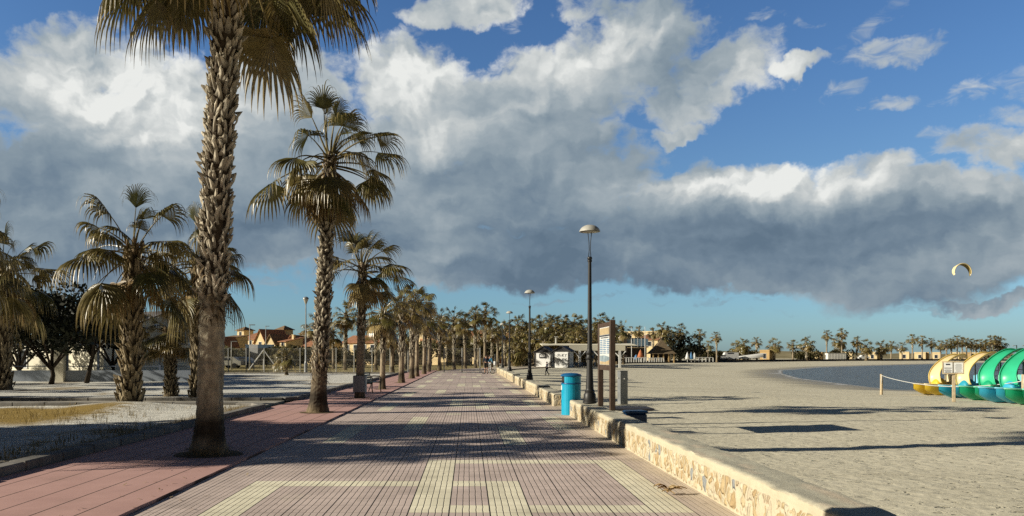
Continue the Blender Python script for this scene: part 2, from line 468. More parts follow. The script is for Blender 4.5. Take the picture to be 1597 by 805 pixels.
def crown(seed, n=30, pet=1.05, blade=0.95, nseg=24, stations=6, droop=1.0, wind=(0.5, 0.1, 0), dead=6, detail=2, tmin=6, tmax=118, green=0.5, wild=0.35):
    rng = random.Random(seed); mb = MB(); W = Vector(wind)
    a0 = rng.uniform(0, 6.28)
    for i in range(n):
        t = (i + 0.5) / n
        th = R(tmin + (tmax - tmin) * t ** 0.85 + rng.gauss(0, 6 + 12 * wild))
        az = a0 + i * 2.39996 + rng.uniform(-0.25, 0.25) + wild * rng.gauss(0, .5)
        if wild > .5 and rng.random() < .10: continue
        c = lerp(GREEN, OLIVE, rng.random()); c = lerp(c, STRAW, max(0, rng.uniform(-0.5, 0.9) * (t + 0.1 - green * 0.4)))
        sc = (0.72 + 0.34 * min(1, t * 2.2)) * rng.uniform(1 - .22 * wild, 1 + .16 * wild)
        b = (0.09 * math.cos(az), 0.09 * math.sin(az), 0.12 - 0.5 * t)
        fan_leaf(mb, rng, b, az, th, pet * sc * rng.uniform(0.85, 1.15), blade * sc * rng.uniform(0.88, 1.1), nseg, stations,
                 droop * rng.uniform(0.75, 1.35), c, W, detail > 1, 0.020 if detail > 1 else 0.026)
    for i in range(dead):
        az = a0 + i * 2.1 + rng.uniform(-0.3, 0.3)
        c = lerp(BROWN, STRAW, rng.uniform(0.1, 0.8))
        fan_leaf(mb, rng, (0.12 * math.cos(az), 0.12 * math.sin(az), -0.45), az, R(rng.uniform(125, 155)), pet * rng.uniform(0.5, 0.8), blade * rng.uniform(0.7, 0.9),
                 nseg, stations, droop * 1.6, c, W * 0.4, detail > 1)
    if detail > 1:   # stray torn fibres and old flower stalks
        for i in range(5):
            az = rng.uniform(0, 6.28); ln = rng.uniform(1.2, 2.1)
            d = Vector((math.cos(az), math.sin(az), 0.25)); p = Vector((0, 0, 0)); pts = [p.copy()]
            for j in range(8):
                d = (d + Vector((0, 0, -0.20 - j * 0.03))).normalized(); p = p + d * ln / 8; pts.append(p.copy())
            mb.tube(pts, [0.014 - 0.0013 * j for j in range(9)], 4, 0, (0.06, 0.045, 0.02), cap=False)
    return mb

def trunk(seed, H, r0, r1, boots_from=0.0, nb=12, step=0.10, lean=(0, 0), flare=0.5, boot=1.0, detail=2, curve=0.0, skirt=True, smooth_col=(0.27, 0.225, 0.17), boot_col=(0.58, 0.525, 0.42), base_shag=False):
    rng = random.Random(seed); mb = MB()
    def axis(z):
        t = z / H
        return Vector((lean[0] * t + curve * math.sin(t * PI) , lean[1] * t, z))
    def rad(z):
        t = z / H
        f = flare * math.exp(-z / 0.28) + 0.12 * flare * math.exp(-z / 1.2)
        return (r0 + (r1 - r0) * t) * (1 + f)
    n = 20 if detail > 1 else (10 if detail == 1 else 7)
    dz = 0.06 if detail > 1 else (0.25 if detail == 1 else H / 6)
    k = max(4, int(H / dz)); P = []; C = []
    for i in range(k + 1):
        z = H * i / k; a = axis(z); row = []; cr = []
        for j in range(n + 1):
            an = 2 * PI * (j % n) / n
            nz = mnoise.noise(Vector((math.cos(an) * 2.2 + seed, math.sin(an) * 2.2, z * 2.6)))
            ring = 0.016 * math.sin(z * 62 + nz * 3) if detail > 1 else 0
            r = rad(z) * (1 + 0.07 * nz) + ring * 0.5
            row.append((a.x + r * math.cos(an), a.y + r * math.sin(an), z))
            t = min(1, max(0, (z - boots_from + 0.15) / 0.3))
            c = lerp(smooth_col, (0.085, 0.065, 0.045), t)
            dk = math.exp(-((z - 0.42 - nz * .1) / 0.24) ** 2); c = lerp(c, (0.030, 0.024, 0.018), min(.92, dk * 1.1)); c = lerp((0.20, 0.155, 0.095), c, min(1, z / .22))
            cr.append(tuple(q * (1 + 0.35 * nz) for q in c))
        P.append(row); C.append(cr)
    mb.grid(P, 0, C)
    # leaf bases
    z = boots_from; i = 0
    while z < H + 0.02:
        m = max(5, int(nb * rad(z) / r0))
        for j in range(m):
            an = 2 * PI * (j + 0.5 * (i % 2) + rng.uniform(-0.28, 0.28)) / m
            zz = z + rng.uniform(-0.07, 0.07) * (step / .1)
            if zz < 0.02: continue
            a = axis(zz); r = rad(zz) * 0.97
            u = Vector((math.cos(an), math.sin(an), 0)); w = Vector((-math.sin(an), math.cos(an), 0))
            top = zz / H
            wd = 2 * PI * r / m * rng.uniform(0.25, 0.52)
            ln = step * rng.uniform(0.9, 1.9) * boot; out = rng.uniform(0.02, 0.085) * boot
            if rng.random() < 0.10: out *= 1.9; ln *= 1.3
            p0 = Vector((a.x, a.y, zz)) + u * r
            skew = w * rng.uniform(-0.085, 0.085)
            bl = p0 - w * wd; br = p0 + w * wd
            ml = p0 - w * wd * 0.78 + u * out * 0.55 + Vector((0, 0, ln * 0.55)) + skew * .5
            mr = p0 + w * wd * 0.78 + u * out * 0.55 + Vector((0, 0, ln * 0.55)) + skew * .5
            mc = p0 + u * (out * 0.55 + 0.022) + Vector((0, 0, ln * 0.45)) + skew * .5
            tl = p0 - w * wd * rng.uniform(0.1, 0.7) + u * out + Vector((0, 0, ln * rng.uniform(0.8, 1.05))) + skew
            tr = p0 + w * wd * rng.uniform(0.1, 0.7) + u * out + Vector((0, 0, ln * rng.uniform(0.8, 1.05))) + skew
            bc = p0 + u * 0.012 - Vector((0, 0, 0.012))
            ti = p0 - u * 0.015 + Vector((0, 0, ln * 0.75))
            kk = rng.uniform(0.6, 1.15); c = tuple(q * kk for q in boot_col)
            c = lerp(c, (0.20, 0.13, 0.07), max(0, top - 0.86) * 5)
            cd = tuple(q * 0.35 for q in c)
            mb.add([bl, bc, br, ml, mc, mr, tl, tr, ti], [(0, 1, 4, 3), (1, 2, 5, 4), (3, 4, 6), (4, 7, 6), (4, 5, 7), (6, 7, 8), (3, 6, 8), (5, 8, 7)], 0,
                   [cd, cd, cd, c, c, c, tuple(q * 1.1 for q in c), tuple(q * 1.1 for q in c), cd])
        z += step; i += 1
    if detail > 1 and skirt:   # hanging fibre where the bases begin, spikes on the sides
        for q in range(int(90 * skirt)):
            an = rng.uniform(0, 6.28); zz = boots_from + rng.uniform(-0.35, 0.75)
            if zz < 0.25: continue
            a = axis(zz); r = rad(zz); u = Vector((math.cos(an), math.sin(an), 0)); w = Vector((-math.sin(an), math.cos(an), 0))
            p = Vector((a.x, a.y, zz)) + u * (r + 0.01); d = (u * rng.uniform(0.2, 0.9) + w * rng.uniform(-.3, .3) + Vector((0, 0, rng.uniform(-0.4, 0.5)))).normalized()
            L = rng.uniform(0.08, 0.30); wd = rng.uniform(0.008, 0.03); pts = []
            for j in range(4):
                pts += [p - w * wd * (1 - j / 3.4), p + w * wd * (1 - j / 3.4)]
                d = (d + Vector((0, 0, -0.55))).normalized(); p = p + d * L / 3
            c = lerp((0.10, 0.065, 0.035), (0.40, 0.30, 0.18), rng.random())
            mb.add(pts, [(0, 1, 3, 2), (2, 3, 5, 4), (4, 5, 7, 6)], 0, c)
    if base_shag:   # dry roots and husks round the foot
        for q in range(260):
            an = rng.uniform(0, 6.28); r = rad(0.02) * rng.uniform(0.95, 1.12); u = Vector((math.cos(an), math.sin(an), 0)); w = Vector((-math.sin(an), math.cos(an), 0))
            p = u * r + Vector((0, 0, rng.uniform(0.0, 0.12))); d = (u * rng.uniform(0.1, 0.8) + w * rng.uniform(-.8, .8) + Vector((0, 0, rng.uniform(-0.2, 0.7)))).normalized()
            L = rng.uniform(0.04, 0.12)
            c = lerp((0.16, 0.11, 0.06), (0.5, 0.4, 0.24), rng.random())
            mb.add([p - w * .006, p + w * .006, p + d * L + w * .004, p + d * L - w * .004], [(0, 1, 2, 3)], 0, c)
    return mb

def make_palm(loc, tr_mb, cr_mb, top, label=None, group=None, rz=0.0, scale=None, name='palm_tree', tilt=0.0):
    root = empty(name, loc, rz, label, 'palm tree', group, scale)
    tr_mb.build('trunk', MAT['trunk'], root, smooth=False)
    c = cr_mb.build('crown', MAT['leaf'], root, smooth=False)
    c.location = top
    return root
# ------------------------------------------------------------------ terrain
SHORE = [(400, -60), (120, 10), (70, 30), (45, 42), (35, 50), (28.7, 55.2), (29.7, 61), (31, 68), (34.2, 84), (40.8, 105.5), (50, 129), (73, 166), (104, 200), (155, 252), (211, 305), (330, 400), (700, 640)]
SHV = [Vector((a, b)) for a, b in SHORE]
def shore_dist(x, y):
    """distance to the water line, positive on the beach"""
    p = Vector((x, y)); best = 1e9; sg = 1
    for a, b in zip(SHV[:-1], SHV[1:]):
        ab = b - a; t = max(0, min(1, (p - a).dot(ab) / ab.length_squared))
        q = a + ab * t; d = (p - q).length
        if d < best - 1e-6:
            best = d; sg = 1 if ab.cross(p - q) > 0 else -1
    return best * (-sg)
WATER_Z = -0.72
def sand_z(x, y):
    d = shore_dist(x, y)
    if d < 0: return WATER_Z + 0.03 + max(-1.5, d * 0.06)
    t = min(1, d / 26.0)
    z = WATER_Z + 0.03 + 0.56 * t ** 1.15
    k = min(1.0, max(0.0, (y - 90) / 60.0)) * min(1, d / 40)
    return z + k * 0.05 + 0.035 * mnoise.noise(Vector((x * 0.22, y * 0.22, 0)))
# (shore runs so that the beach lies to the left of its direction)
_s = shore_dist(5, 20)
if _s < 0:
    SHV.reverse()
def at_sand(px, py, it=40):
    Y = 30.0
    for _ in range(it):
        X = gx(px, Y); z = sand_z(X, Y); Y = 0.5 * Y + 0.5 * (CH - z) * F_PX / (py - VPY)
    return Vector((gx(px, Y), Y, sand_z(gx(px, Y), Y)))
def at_ground(px, py, z=0.0):
    Y = (CH - z) * F_PX / (py - VPY)
    return Vector((gx(px, Y), Y, z))

def mat_sand():
    m, nt, b = new_mat('sand')
    P = worldpos(nt)
    n1 = noise(nt, P, 0.35, 5, 0.55); n2 = noise(nt, P, 7.0, 6, 0.65); n3 = noise(nt, P, 60.0, 4, 0.7)
    v = voro(nt, vmth(nt, 'ADD', P, vmth(nt, 'SCALE', noise(nt, P, 3.0, 3, 0.5, col=True), scale=0.5)), 3.6, 'SMOOTH_F1', smoothness=0.6)
    x, y, z = sep(nt, P)
    c = ramp(nt, n2 * 0.6 + n1 * 0.4, [(0.3, (0.62, 0.57, 0.43)), (0.55, (0.80, 0.74, 0.57)), (0.75, (0.90, 0.835, 0.66))])
    c = mixc(nt, smooth(nt, n3, 0.35, 0.75) * 0.35, c, (0.25, 0.225, 0.165))
    peb = smooth(nt, voro(nt, P, 14.0, 'F1'), 0.10, 0.04) * smooth(nt, noise(nt, P, 1.2, 2), 0.5, 0.66)
    c = mixc(nt, peb * 0.8, c, (0.10, 0.085, 0.06))
    wet = smooth(nt, z, WATER_Z + 0.14, WATER_Z + 0.03)
    c = mixc(nt, wet * 0.75, c, (0.16, 0.14, 0.10))
    put(nt, b.inputs['Roughness'], 0.95 - wet * 0.5)
    b.inputs['Specular IOR Level'].default_value = 0.15
    pit = smooth(nt, noise(nt, vmth(nt, 'MULTIPLY', P, (1, 1.6, 1)), 5.5, 3, 0.55, 0.4), 0.60, 0.70)
    c = mixc(nt, pit * 0.55, c, (0.30, 0.27, 0.18))  # pits also coloured darker, painting in the shadow inside footprints
    weed = smooth(nt, noise(nt, vmth(nt, 'MULTIPLY', P, (0.35, 3.2, 1)), 0.9, 6, 0.62, 0.2), 0.63, 0.68) * smooth(nt, y, 9, 16)
    c = mixc(nt, weed * 0.6, c, (0.22, 0.185, 0.12))
    damp = smooth(nt, noise(nt, vmth(nt, 'MULTIPLY', P, (0.5, 1.5, 1)), 0.16, 4, 0.6), 0.5, 0.66)
    c = mixc(nt, damp * 0.22, c, (0.45, 0.39, 0.27))
    foam = smooth(nt, mth(nt, 'ABSOLUTE', z - (WATER_Z + 0.018)), 0.012, 0.004)
    c = mixc(nt, foam * 0.5, c, (0.8, 0.8, 0.78))
    h = pit * -1.3 + n2 * 0.55 + v * 0.9 + n3 * 0.12 + noise(nt, P, 2.2, 4, 0.6) * 0.35
    put(nt, b.inputs['Base Color'], c)
    bump(nt, b, h, 0.6, 0.035)
    return m
MAT['sand'] = mat_sand()

def build_sand():
    def series(a, b, s0, g):
        o = [a]; s = s0
        while o[-1] < b: o.append(o[-1] + s); s = min(s * g, 14)
        return o
    xs = series(2.95, 760, 0.25, 1.022); ys = series(-14, 330, 0.35, 1.016) + [345, 365, 390, 420, 460, 520, 600, 720]
    mb = MB(); P = []
    for x in xs:
        row = []
        for y in ys:
            z = sand_z(x, y)
            if y < 45 and x < 45:
                z += 0.022 * mnoise.noise(Vector((x * 2.1, y * 2.1, 3))) + 0.012 * mnoise.noise(Vector((x * 5, y * 5, 7)))
            row.append((x, y, z))
        P.append(row)
    mb.grid(P)
    tag(mb.build('sand', MAT['sand'], smooth=True), kind='structure')
build_sand()

def mat_water():
    m, nt, b = new_mat('sea_water')
    P = worldpos(nt)
    w1 = noise(nt, vmth(nt, 'MULTIPLY', P, (1.0, 2.6, 1)), 0.55, 5, 0.6, 0.4)
    w2 = noise(nt, vmth(nt, 'MULTIPLY', P, (1.0, 2.2, 1)), 3.0, 4, 0.6, 0.3)
    caps = smooth(nt, noise(nt, vmth(nt, 'MULTIPLY', P, (0.5, 2.0, 1)), 0.42, 6, 0.72), 0.685, 0.72)
    c = ramp(nt, w1, [(0.3, (0.10, 0.125, 0.135)), (0.7, (0.19, 0.215, 0.22))])
    c = mixc(nt, caps * 0.75, c, (0.6, 0.65, 0.66))
    put(nt, b.inputs['Base Color'], c)
    b.inputs['Roughness'].default_value = 0.28; b.inputs['IOR'].default_value = 1.33
    b.inputs['Specular IOR Level'].default_value = 0.32
    bump(nt, b, w1 * 1.0 + w2 * 0.5, 1.0, 0.7)
    return m
MAT['water'] = mat_water()
mb = MB(); mb.poly([(26, -60, WATER_Z), (3000, -60, WATER_Z), (3000, 3000, WATER_Z), (26, 3000, WATER_Z)])
tag(mb.build('sea', MAT['water']), kind='structure')

def mat_field():
    m, nt, b = new_mat('dry_field')
    P = worldpos(nt)
    n = noise(nt, vmth(nt, 'MULTIPLY', P, (1, 0.6, 1)), 0.25, 6, 0.65); f = noise(nt, P, 5.0, 5, 0.7)
    c = ramp(nt, n * 0.6 + f * 0.4, [(0.32, (0.20, 0.165, 0.07)), (0.5, (0.38, 0.31, 0.14)), (0.68, (0.52, 0.44, 0.25))])
    put(nt, b.inputs['Base Color'], c); b.inputs['Roughness'].default_value = 0.95; b.inputs['Specular IOR Level'].default_value = 0.1
    bump(nt, b, f, 1.0, 0.15)
    return m
MAT['field'] = mat_field()
mb = MB(); mb.poly([(-2500, -60, -0.02), (3.0, -60, -0.02), (3.0, 3000, -0.02), (-2500, 3000, -0.02)])
tag(mb.build('ground', MAT['field']), kind='structure')

def mat_gravel():
    m, nt, b = new_mat('white_gravel')
    P = worldpos(nt)
    x, y, z = sep(nt, P)
    big = noise(nt, P, 0.22, 5, 0.6); n = noise(nt, P, 3.2, 6, 0.7); fine = noise(nt, P, 38.0, 4, 0.75)
    v = voro(nt, P, 22.0, 'F1')
    c = ramp(nt, fine * 0.55 + n * 0.45, [(0.36, (0.26, 0.25, 0.22)), (0.48, (0.74, 0.72, 0.65)), (0.62, (0.84, 0.82, 0.75))])
    earth = ramp(nt, n, [(0.3, (0.17, 0.115, 0.05)), (0.7, (0.38, 0.27, 0.11))])
    # a patch of ochre dry grass between the near bed's palms, bare earth near its kerb
    patch = smooth(nt, y + (big - 0.5) * 7, 17.6, 18.8) * smooth(nt, y + (big - 0.5) * 7, 24.2, 22.8) * smooth(nt, x + (n - 0.5) * 3, -9.2, -10.6)
    bare = smooth(nt, big + (n - 0.5) * 0.5, 0.55, 0.66)
    bare2 = smooth(nt, x + (n - 0.5) * 1.2, -7.3, -6.7) * smooth(nt, y, 26, 24) * 0.9
    c = mixc(nt, mth(nt, 'MAXIMUM', mth(nt, 'MAXIMUM', patch, bare * 0.7), bare2), c, earth)
    c = mixc(nt, patch * 0.75, c, ramp(nt, fine, [(0.3, (0.24, 0.16, 0.035)), (0.7, (0.46, 0.32, 0.085))]))
    put(nt, b.inputs['Base Color'], c); b.inputs['Roughness'].default_value = 0.95; b.inputs['Specular IOR Level'].default_value = 0.15
    bump(nt, b, v * 0.5 + fine * 0.4 + n * 0.6, 0.7, 0.03)
    return m
MAT['gravel'] = mat_gravel()
def bed(name, x0, x1, y0, y1, z, seed, mat='gravel'):
    nx = max(2, int((x1 - x0) / 0.6)); ny = max(2, int((y1 - y0) / 0.6)); P = []
    for i in range(nx + 1):
        row = []
        for j in range(ny + 1):
            x = x0 + (x1 - x0) * i / nx; y = y0 + (y1 - y0) * j / ny
            e = min(1, (x1 - x) / 0.8)
            h = 0.045 * mnoise.noise(Vector((x * 0.5 + seed, y * 0.5, 0))) + 0.02 * mnoise.noise(Vector((x * 2, y * 2, seed)))
            for cx, cy in ((-10.6, 25.2 - 0.9), (-9.8, 22.9)):
                h += 0.16 * math.exp(-((x - cx) ** 2 / 2.2 + (y - cy) ** 2 / 1.0))
            row.append((x, y, z + h * e))
        P.append(row)
    mb = MB(); mb.grid(P)
    return tag(mb.build(name, MAT[mat], smooth=True), kind='structure')
bed('gravel_bed', -62, -6.32, -8, 24.9, 0.05, 1)
bed('gravel_bed', -62, -6.32, 27.9, 71, 0.05, 5)

# ------------------------------------------------------------------ promenade paving
TX, X0, TY, Y0 = 0.42, -0.20, 0.416, 8.19
def mat_paving():
    m, nt, b = new_mat('grooved_paving')
    P = worldpos(nt); c = attr(nt)
    x, y, z = sep(nt, P)
    wob = noise(nt, vmth(nt, 'MULTIPLY', P, (0.3, 2.6, 1)), 1.6, 3, 0.6) - 0.5
    xw = x + wob * 0.024
    g = mth(nt, 'PINGPONG', (xw - X0) / (TX / 6.0), 0.5)       # 0 at each groove
    j = mth(nt, 'PINGPONG', (x - X0 + wob * 0.004) / TX, 0.5) * TX      # distance to the tile joint, metres
    jy = mth(nt, 'PINGPONG', (y - Y0) / TY, 0.5) * TY
    gd = smooth(nt, g, 0.035, 0.085)
    jd = smooth(nt, j, 0.004, 0.009); jyd = smooth(nt, jy, 0.003, 0.009)
    h = mth(nt, 'MINIMUM', mth(nt, 'MINIMUM', smooth(nt, g, 0.02, 0.12), jd), jyd * 0.5 + 0.5)
    tile = voro(nt, comb(nt, (x - X0) / TX, (y - Y0) / TY, 0.0), 1.0, 'F1', out='Color', rnd=0.0)
    tv = sep(nt, tile)[0]
    n = noise(nt, P, 1.1, 6, 0.65); f = noise(nt, P, 55.0, 3, 0.7)
    c = mixc(nt, 1.0, c, ramp(nt, n * 0.5 + f * 0.3 + tv * 0.2, [(0.3, (0.78, 0.77, 0.76)), (0.65, (1.12, 1.11, 1.1))]), 'MULTIPLY')
    # sand blown from the beach along the wall
    dust = smooth(nt, x + (n - 0.5) * 0.9, 1.9, 2.8)
    c = mixc(nt, dust * 0.62, c, (0.60, 0.52, 0.37))
    grime = smooth(nt, noise(nt, P, 0.35, 6, 0.7), 0.5, 0.7)
    c = mixc(nt, grime * 0.34, c, (0.17, 0.14, 0.115))
    spots = smooth(nt, voro(nt, P, 2.6, 'F1'), 0.075, 0.05)
    c = mixc(nt, spots * 0.5, c, (0.12, 0.10, 0.085))
    blown = smooth(nt, noise(nt, vmth(nt, 'MULTIPLY', P, (1, 0.5, 1)), 0.8, 6, 0.7), 0.58, 0.72)
    c = mixc(nt, blown * 0.4, c, (0.62, 0.55, 0.42))
    c = mixc(nt, (1.0 - gd) * (1.0 - dust * 0.75) * 0.9, c, (0.14, 0.115, 0.09))
    c = mixc(nt, (1.0 - jd) * (1.0 - dust * 0.5), c, (0.028, 0.024, 0.02))
    c = mixc(nt, (1.0 - jyd) * 0.6 * (1.0 - dust), c, (0.06, 0.05, 0.04))
    put(nt, b.inputs['Base Color'], c); b.inputs['Roughness'].default_value = 0.82; b.inputs['Specular IOR Level'].default_value = 0.25
    bump(nt, b, h + f * 0.06, 0.6, 0.004)
    return m
MAT['paving'] = mat_paving()
MAUVE = (0.68, 0.56, 0.51); CREAM = (0.95, 0.89, 0.68)
def is_cream(i, j):
    r = j % 41
    return ((i == -1 and 0 <= r <= 9) or (i == 5 and 0 <= r <= 9) or (i == 1 and (r <= 4 or r >= 39)) or (i == -6 and (r <= 4 or r >= 37))
            or (r == 9 and 0 <= i <= 5) or (r == 4 and -6 <= i <= 0) or (r == 0 and (i == 0 or 2 <= i <= 5))
            or (i == 2 and 15 <= r <= 23) or (i == -6 and 16 <= r <= 24) or (i in (-3,) and 22 <= r <= 30) or (i == 5 and 22 <= r <= 30 and r != 26)
            or (i == -1 and r == 33) or (i == 3 and r in (34, 35)))
def curve_x(y):          # the promenade bends to the right at its far end
    return 0.0 if y < 80 else 0.0065 * (y - 80) ** 2
def build_paving():
    mb = MB()
    for j in range(-26, 300):
        y0 = Y0 + j * TY; y1 = y0 + TY
        for i in range(-8, 8):
            xa = X0 + i * TX; xb = xa + TX
            if i == -8: xa = -3.42
            if i == 7: xb = 2.98
            c = CREAM if is_cream(i, j) else MAUVE
            if j > 200 and not is_cream(i, j): c = MAUVE
            ca, cb = curve_x(y0), curve_x(y1)
            mb.add([(xa + ca, y0, 0), (xb + ca, y0, 0), (xb + cb, y1, 0), (xa + cb, y1, 0)], [(0, 1, 2, 3)], 0, c)
    tag(mb.build('promenade', MAT['paving']), kind='structure')
build_paving()

def mat_pink():
    m, nt, b = new_mat('pink_paving')
    P = worldpos(nt); x, y, z = sep(nt, P)
    j = mth(nt, 'PINGPONG', (x + 3.42) / 0.44, 0.5) * 0.44
    jd = smooth(nt, j, 0.006, 0.012)
    jy = mth(nt, 'PINGPONG', y / 0.44, 0.5) * 0.44
    jyd = smooth(nt, jy, 0.002, 0.005)
    n = noise(nt, P, 1.3, 6, 0.65); f = noise(nt, P, 70.0, 3, 0.7)
    c = ramp(nt, n * 0.6 + f * 0.4, [(0.3, (0.50, 0.30, 0.27)), (0.7, (0.66, 0.41, 0.365))])
    c = mixc(nt, smooth(nt, noise(nt, P, 0.5, 6, 0.7), 0.5, 0.7) * 0.3, c, (0.25, 0.19, 0.15))
    c = mixc(nt, (1.0 - jd) * 0.9, c, (0.035, 0.03, 0.022)); c = mixc(nt, (1.0 - jyd) * 0.12, c, (0.06, 0.05, 0.04))
    put(nt, b.inputs['Base Color'], c); b.inputs['Roughness'].default_value = 0.85; b.inputs['Specular IOR Level'].default_value = 0.2
    bump(nt, b, jd + f * 0.12, 0.7, 0.008)
    return m
MAT['pink'] = mat_pink()
mb = MB(); rng = random.Random(4)
ys = [-6 + 0.45 * k for k in range(210)]
edge = [-3.43 + 0.018 * mnoise.noise(Vector((0, y * 1.7, 0))) - (0.05 * max(0, mnoise.noise(Vector((5, y * 0.8, 0))))) for y in ys]
mb.grid([[(-6.1, y, 0.035) for y in ys], [(e, y, 0.035) for e, y in zip(edge, ys)], [(e + 0.004, y, -0.015) for e, y in zip(edge, ys)]])
tag(mb.build('pavement', MAT['pink']), kind='structure')

MAT['concrete'] = simple('concrete', (0.40, 0.37, 0.31), 0.9, 0.3, 2.5, bmp=0.6, spec=0.2, dirt=0.5)
MAT['kerbstone'] = simple('kerbstone', (0.24, 0.225, 0.205), 0.9, 0.3, 2.0, bmp=0.6, spec=0.2, dirt=0.6)
mb = MB(); mb.box((-34.2, 26.4, 0.02), (55.6, 2.9, 0.07)); mb.box((-62, 71.8, 0.03), (111.2, 1.2, 0.1))
tag(mb.build('path', MAT['concrete']), kind='structure')

def kerb_line(pts, w=0.26, h=0.16, z=0.0):
    mb = MB(); rr = random.Random(int(pts[0][1] * 10) & 255)
    for (x0, y0), (x1, y1) in zip(pts[:-1], pts[1:]):
        L = math.hypot(x1 - x0, y1 - y0); n = max(1, round(L / 1.0)); a = math.atan2(y1 - y0, x1 - x0)
        for k in range(n):
            t = (k + .5) / n
            mb.box((x0 + (x1 - x0) * t, y0 + (y1 - y0) * t, z + h / 2 + rr.uniform(-.006, .006)), (L / n - 0.012, w + rr.uniform(-.01, .01), h), a + rr.uniform(-.004, .004), ch=0.02)
    return tag(mb.build('kerb', MAT['kerbstone']), kind='structure')
kerb_line([(-6.2, -5), (-6.2, 24.0), (-6.6, 24.75), (-7.2, 25.0), (-40, 25.0)])
kerb_line([(-6.2, 85), (-6.2, 28.6), (-6.5, 28.0), (-7.2, 27.85), (-40, 27.85)])
kerb_line([(-60, 71.0), (-6.6, 71.0)], z=0.02)

# far land and hills
def mat_hill(name, a, b_):
    m, nt, b = new_mat(name); P = worldpos(nt)
    n = noise(nt, vmth(nt, 'MULTIPLY', P, (1, 1, 3)), 0.03, 7, 0.65); f = noise(nt, vmth(nt, 'MULTIPLY', P, (1, 1, 2)), 0.3, 5, 0.7)
    put(nt, b.inputs['Base Color'], ramp(nt, n * 0.5 + f * 0.5, [(0.35, a), (0.65, b_)]))
    b.inputs['Roughness'].default_value = 1; b.inputs['Specular IOR Level'].default_value = 0
    return m
MAT['hill'] = mat_hill('dry_hill', (0.17, 0.15, 0.085), (0.42, 0.36, 0.23))
def hills(x0, x1, y, depth, hfun, seed):
    P = []; n = 160
    for i in range(n + 1):
        x = x0 + (x1 - x0) * i / n; row = []
        for j in range(9):
            t = j / 8
            h = hfun(x) * math.sin(min(1, t * 1.2) * PI / 2) * (1 + 0.25 * mnoise.noise(Vector((x * 0.02, t * 2 + seed, 0)))) + (0.9 * mnoise.noise(Vector((x * 0.09, t * 5, seed))) if t > 0 else 0)
            row.append((x, y + depth * t, -0.2 + h))
        P.append(row)
    mb = MB(); mb.grid(P)
    tag(mb.build('hills', MAT['hill'], smooth=True), kind='structure')
hills(60, 900, 520, 160, lambda x: 4.2 + 0.8 * math.sin(x * 0.012) + (1.0 if x < 300 else 0), 2)
hills(-900, 60, 620, 260, lambda x: 5.5 + 1.5 * math.sin(x * 0.01), 8)
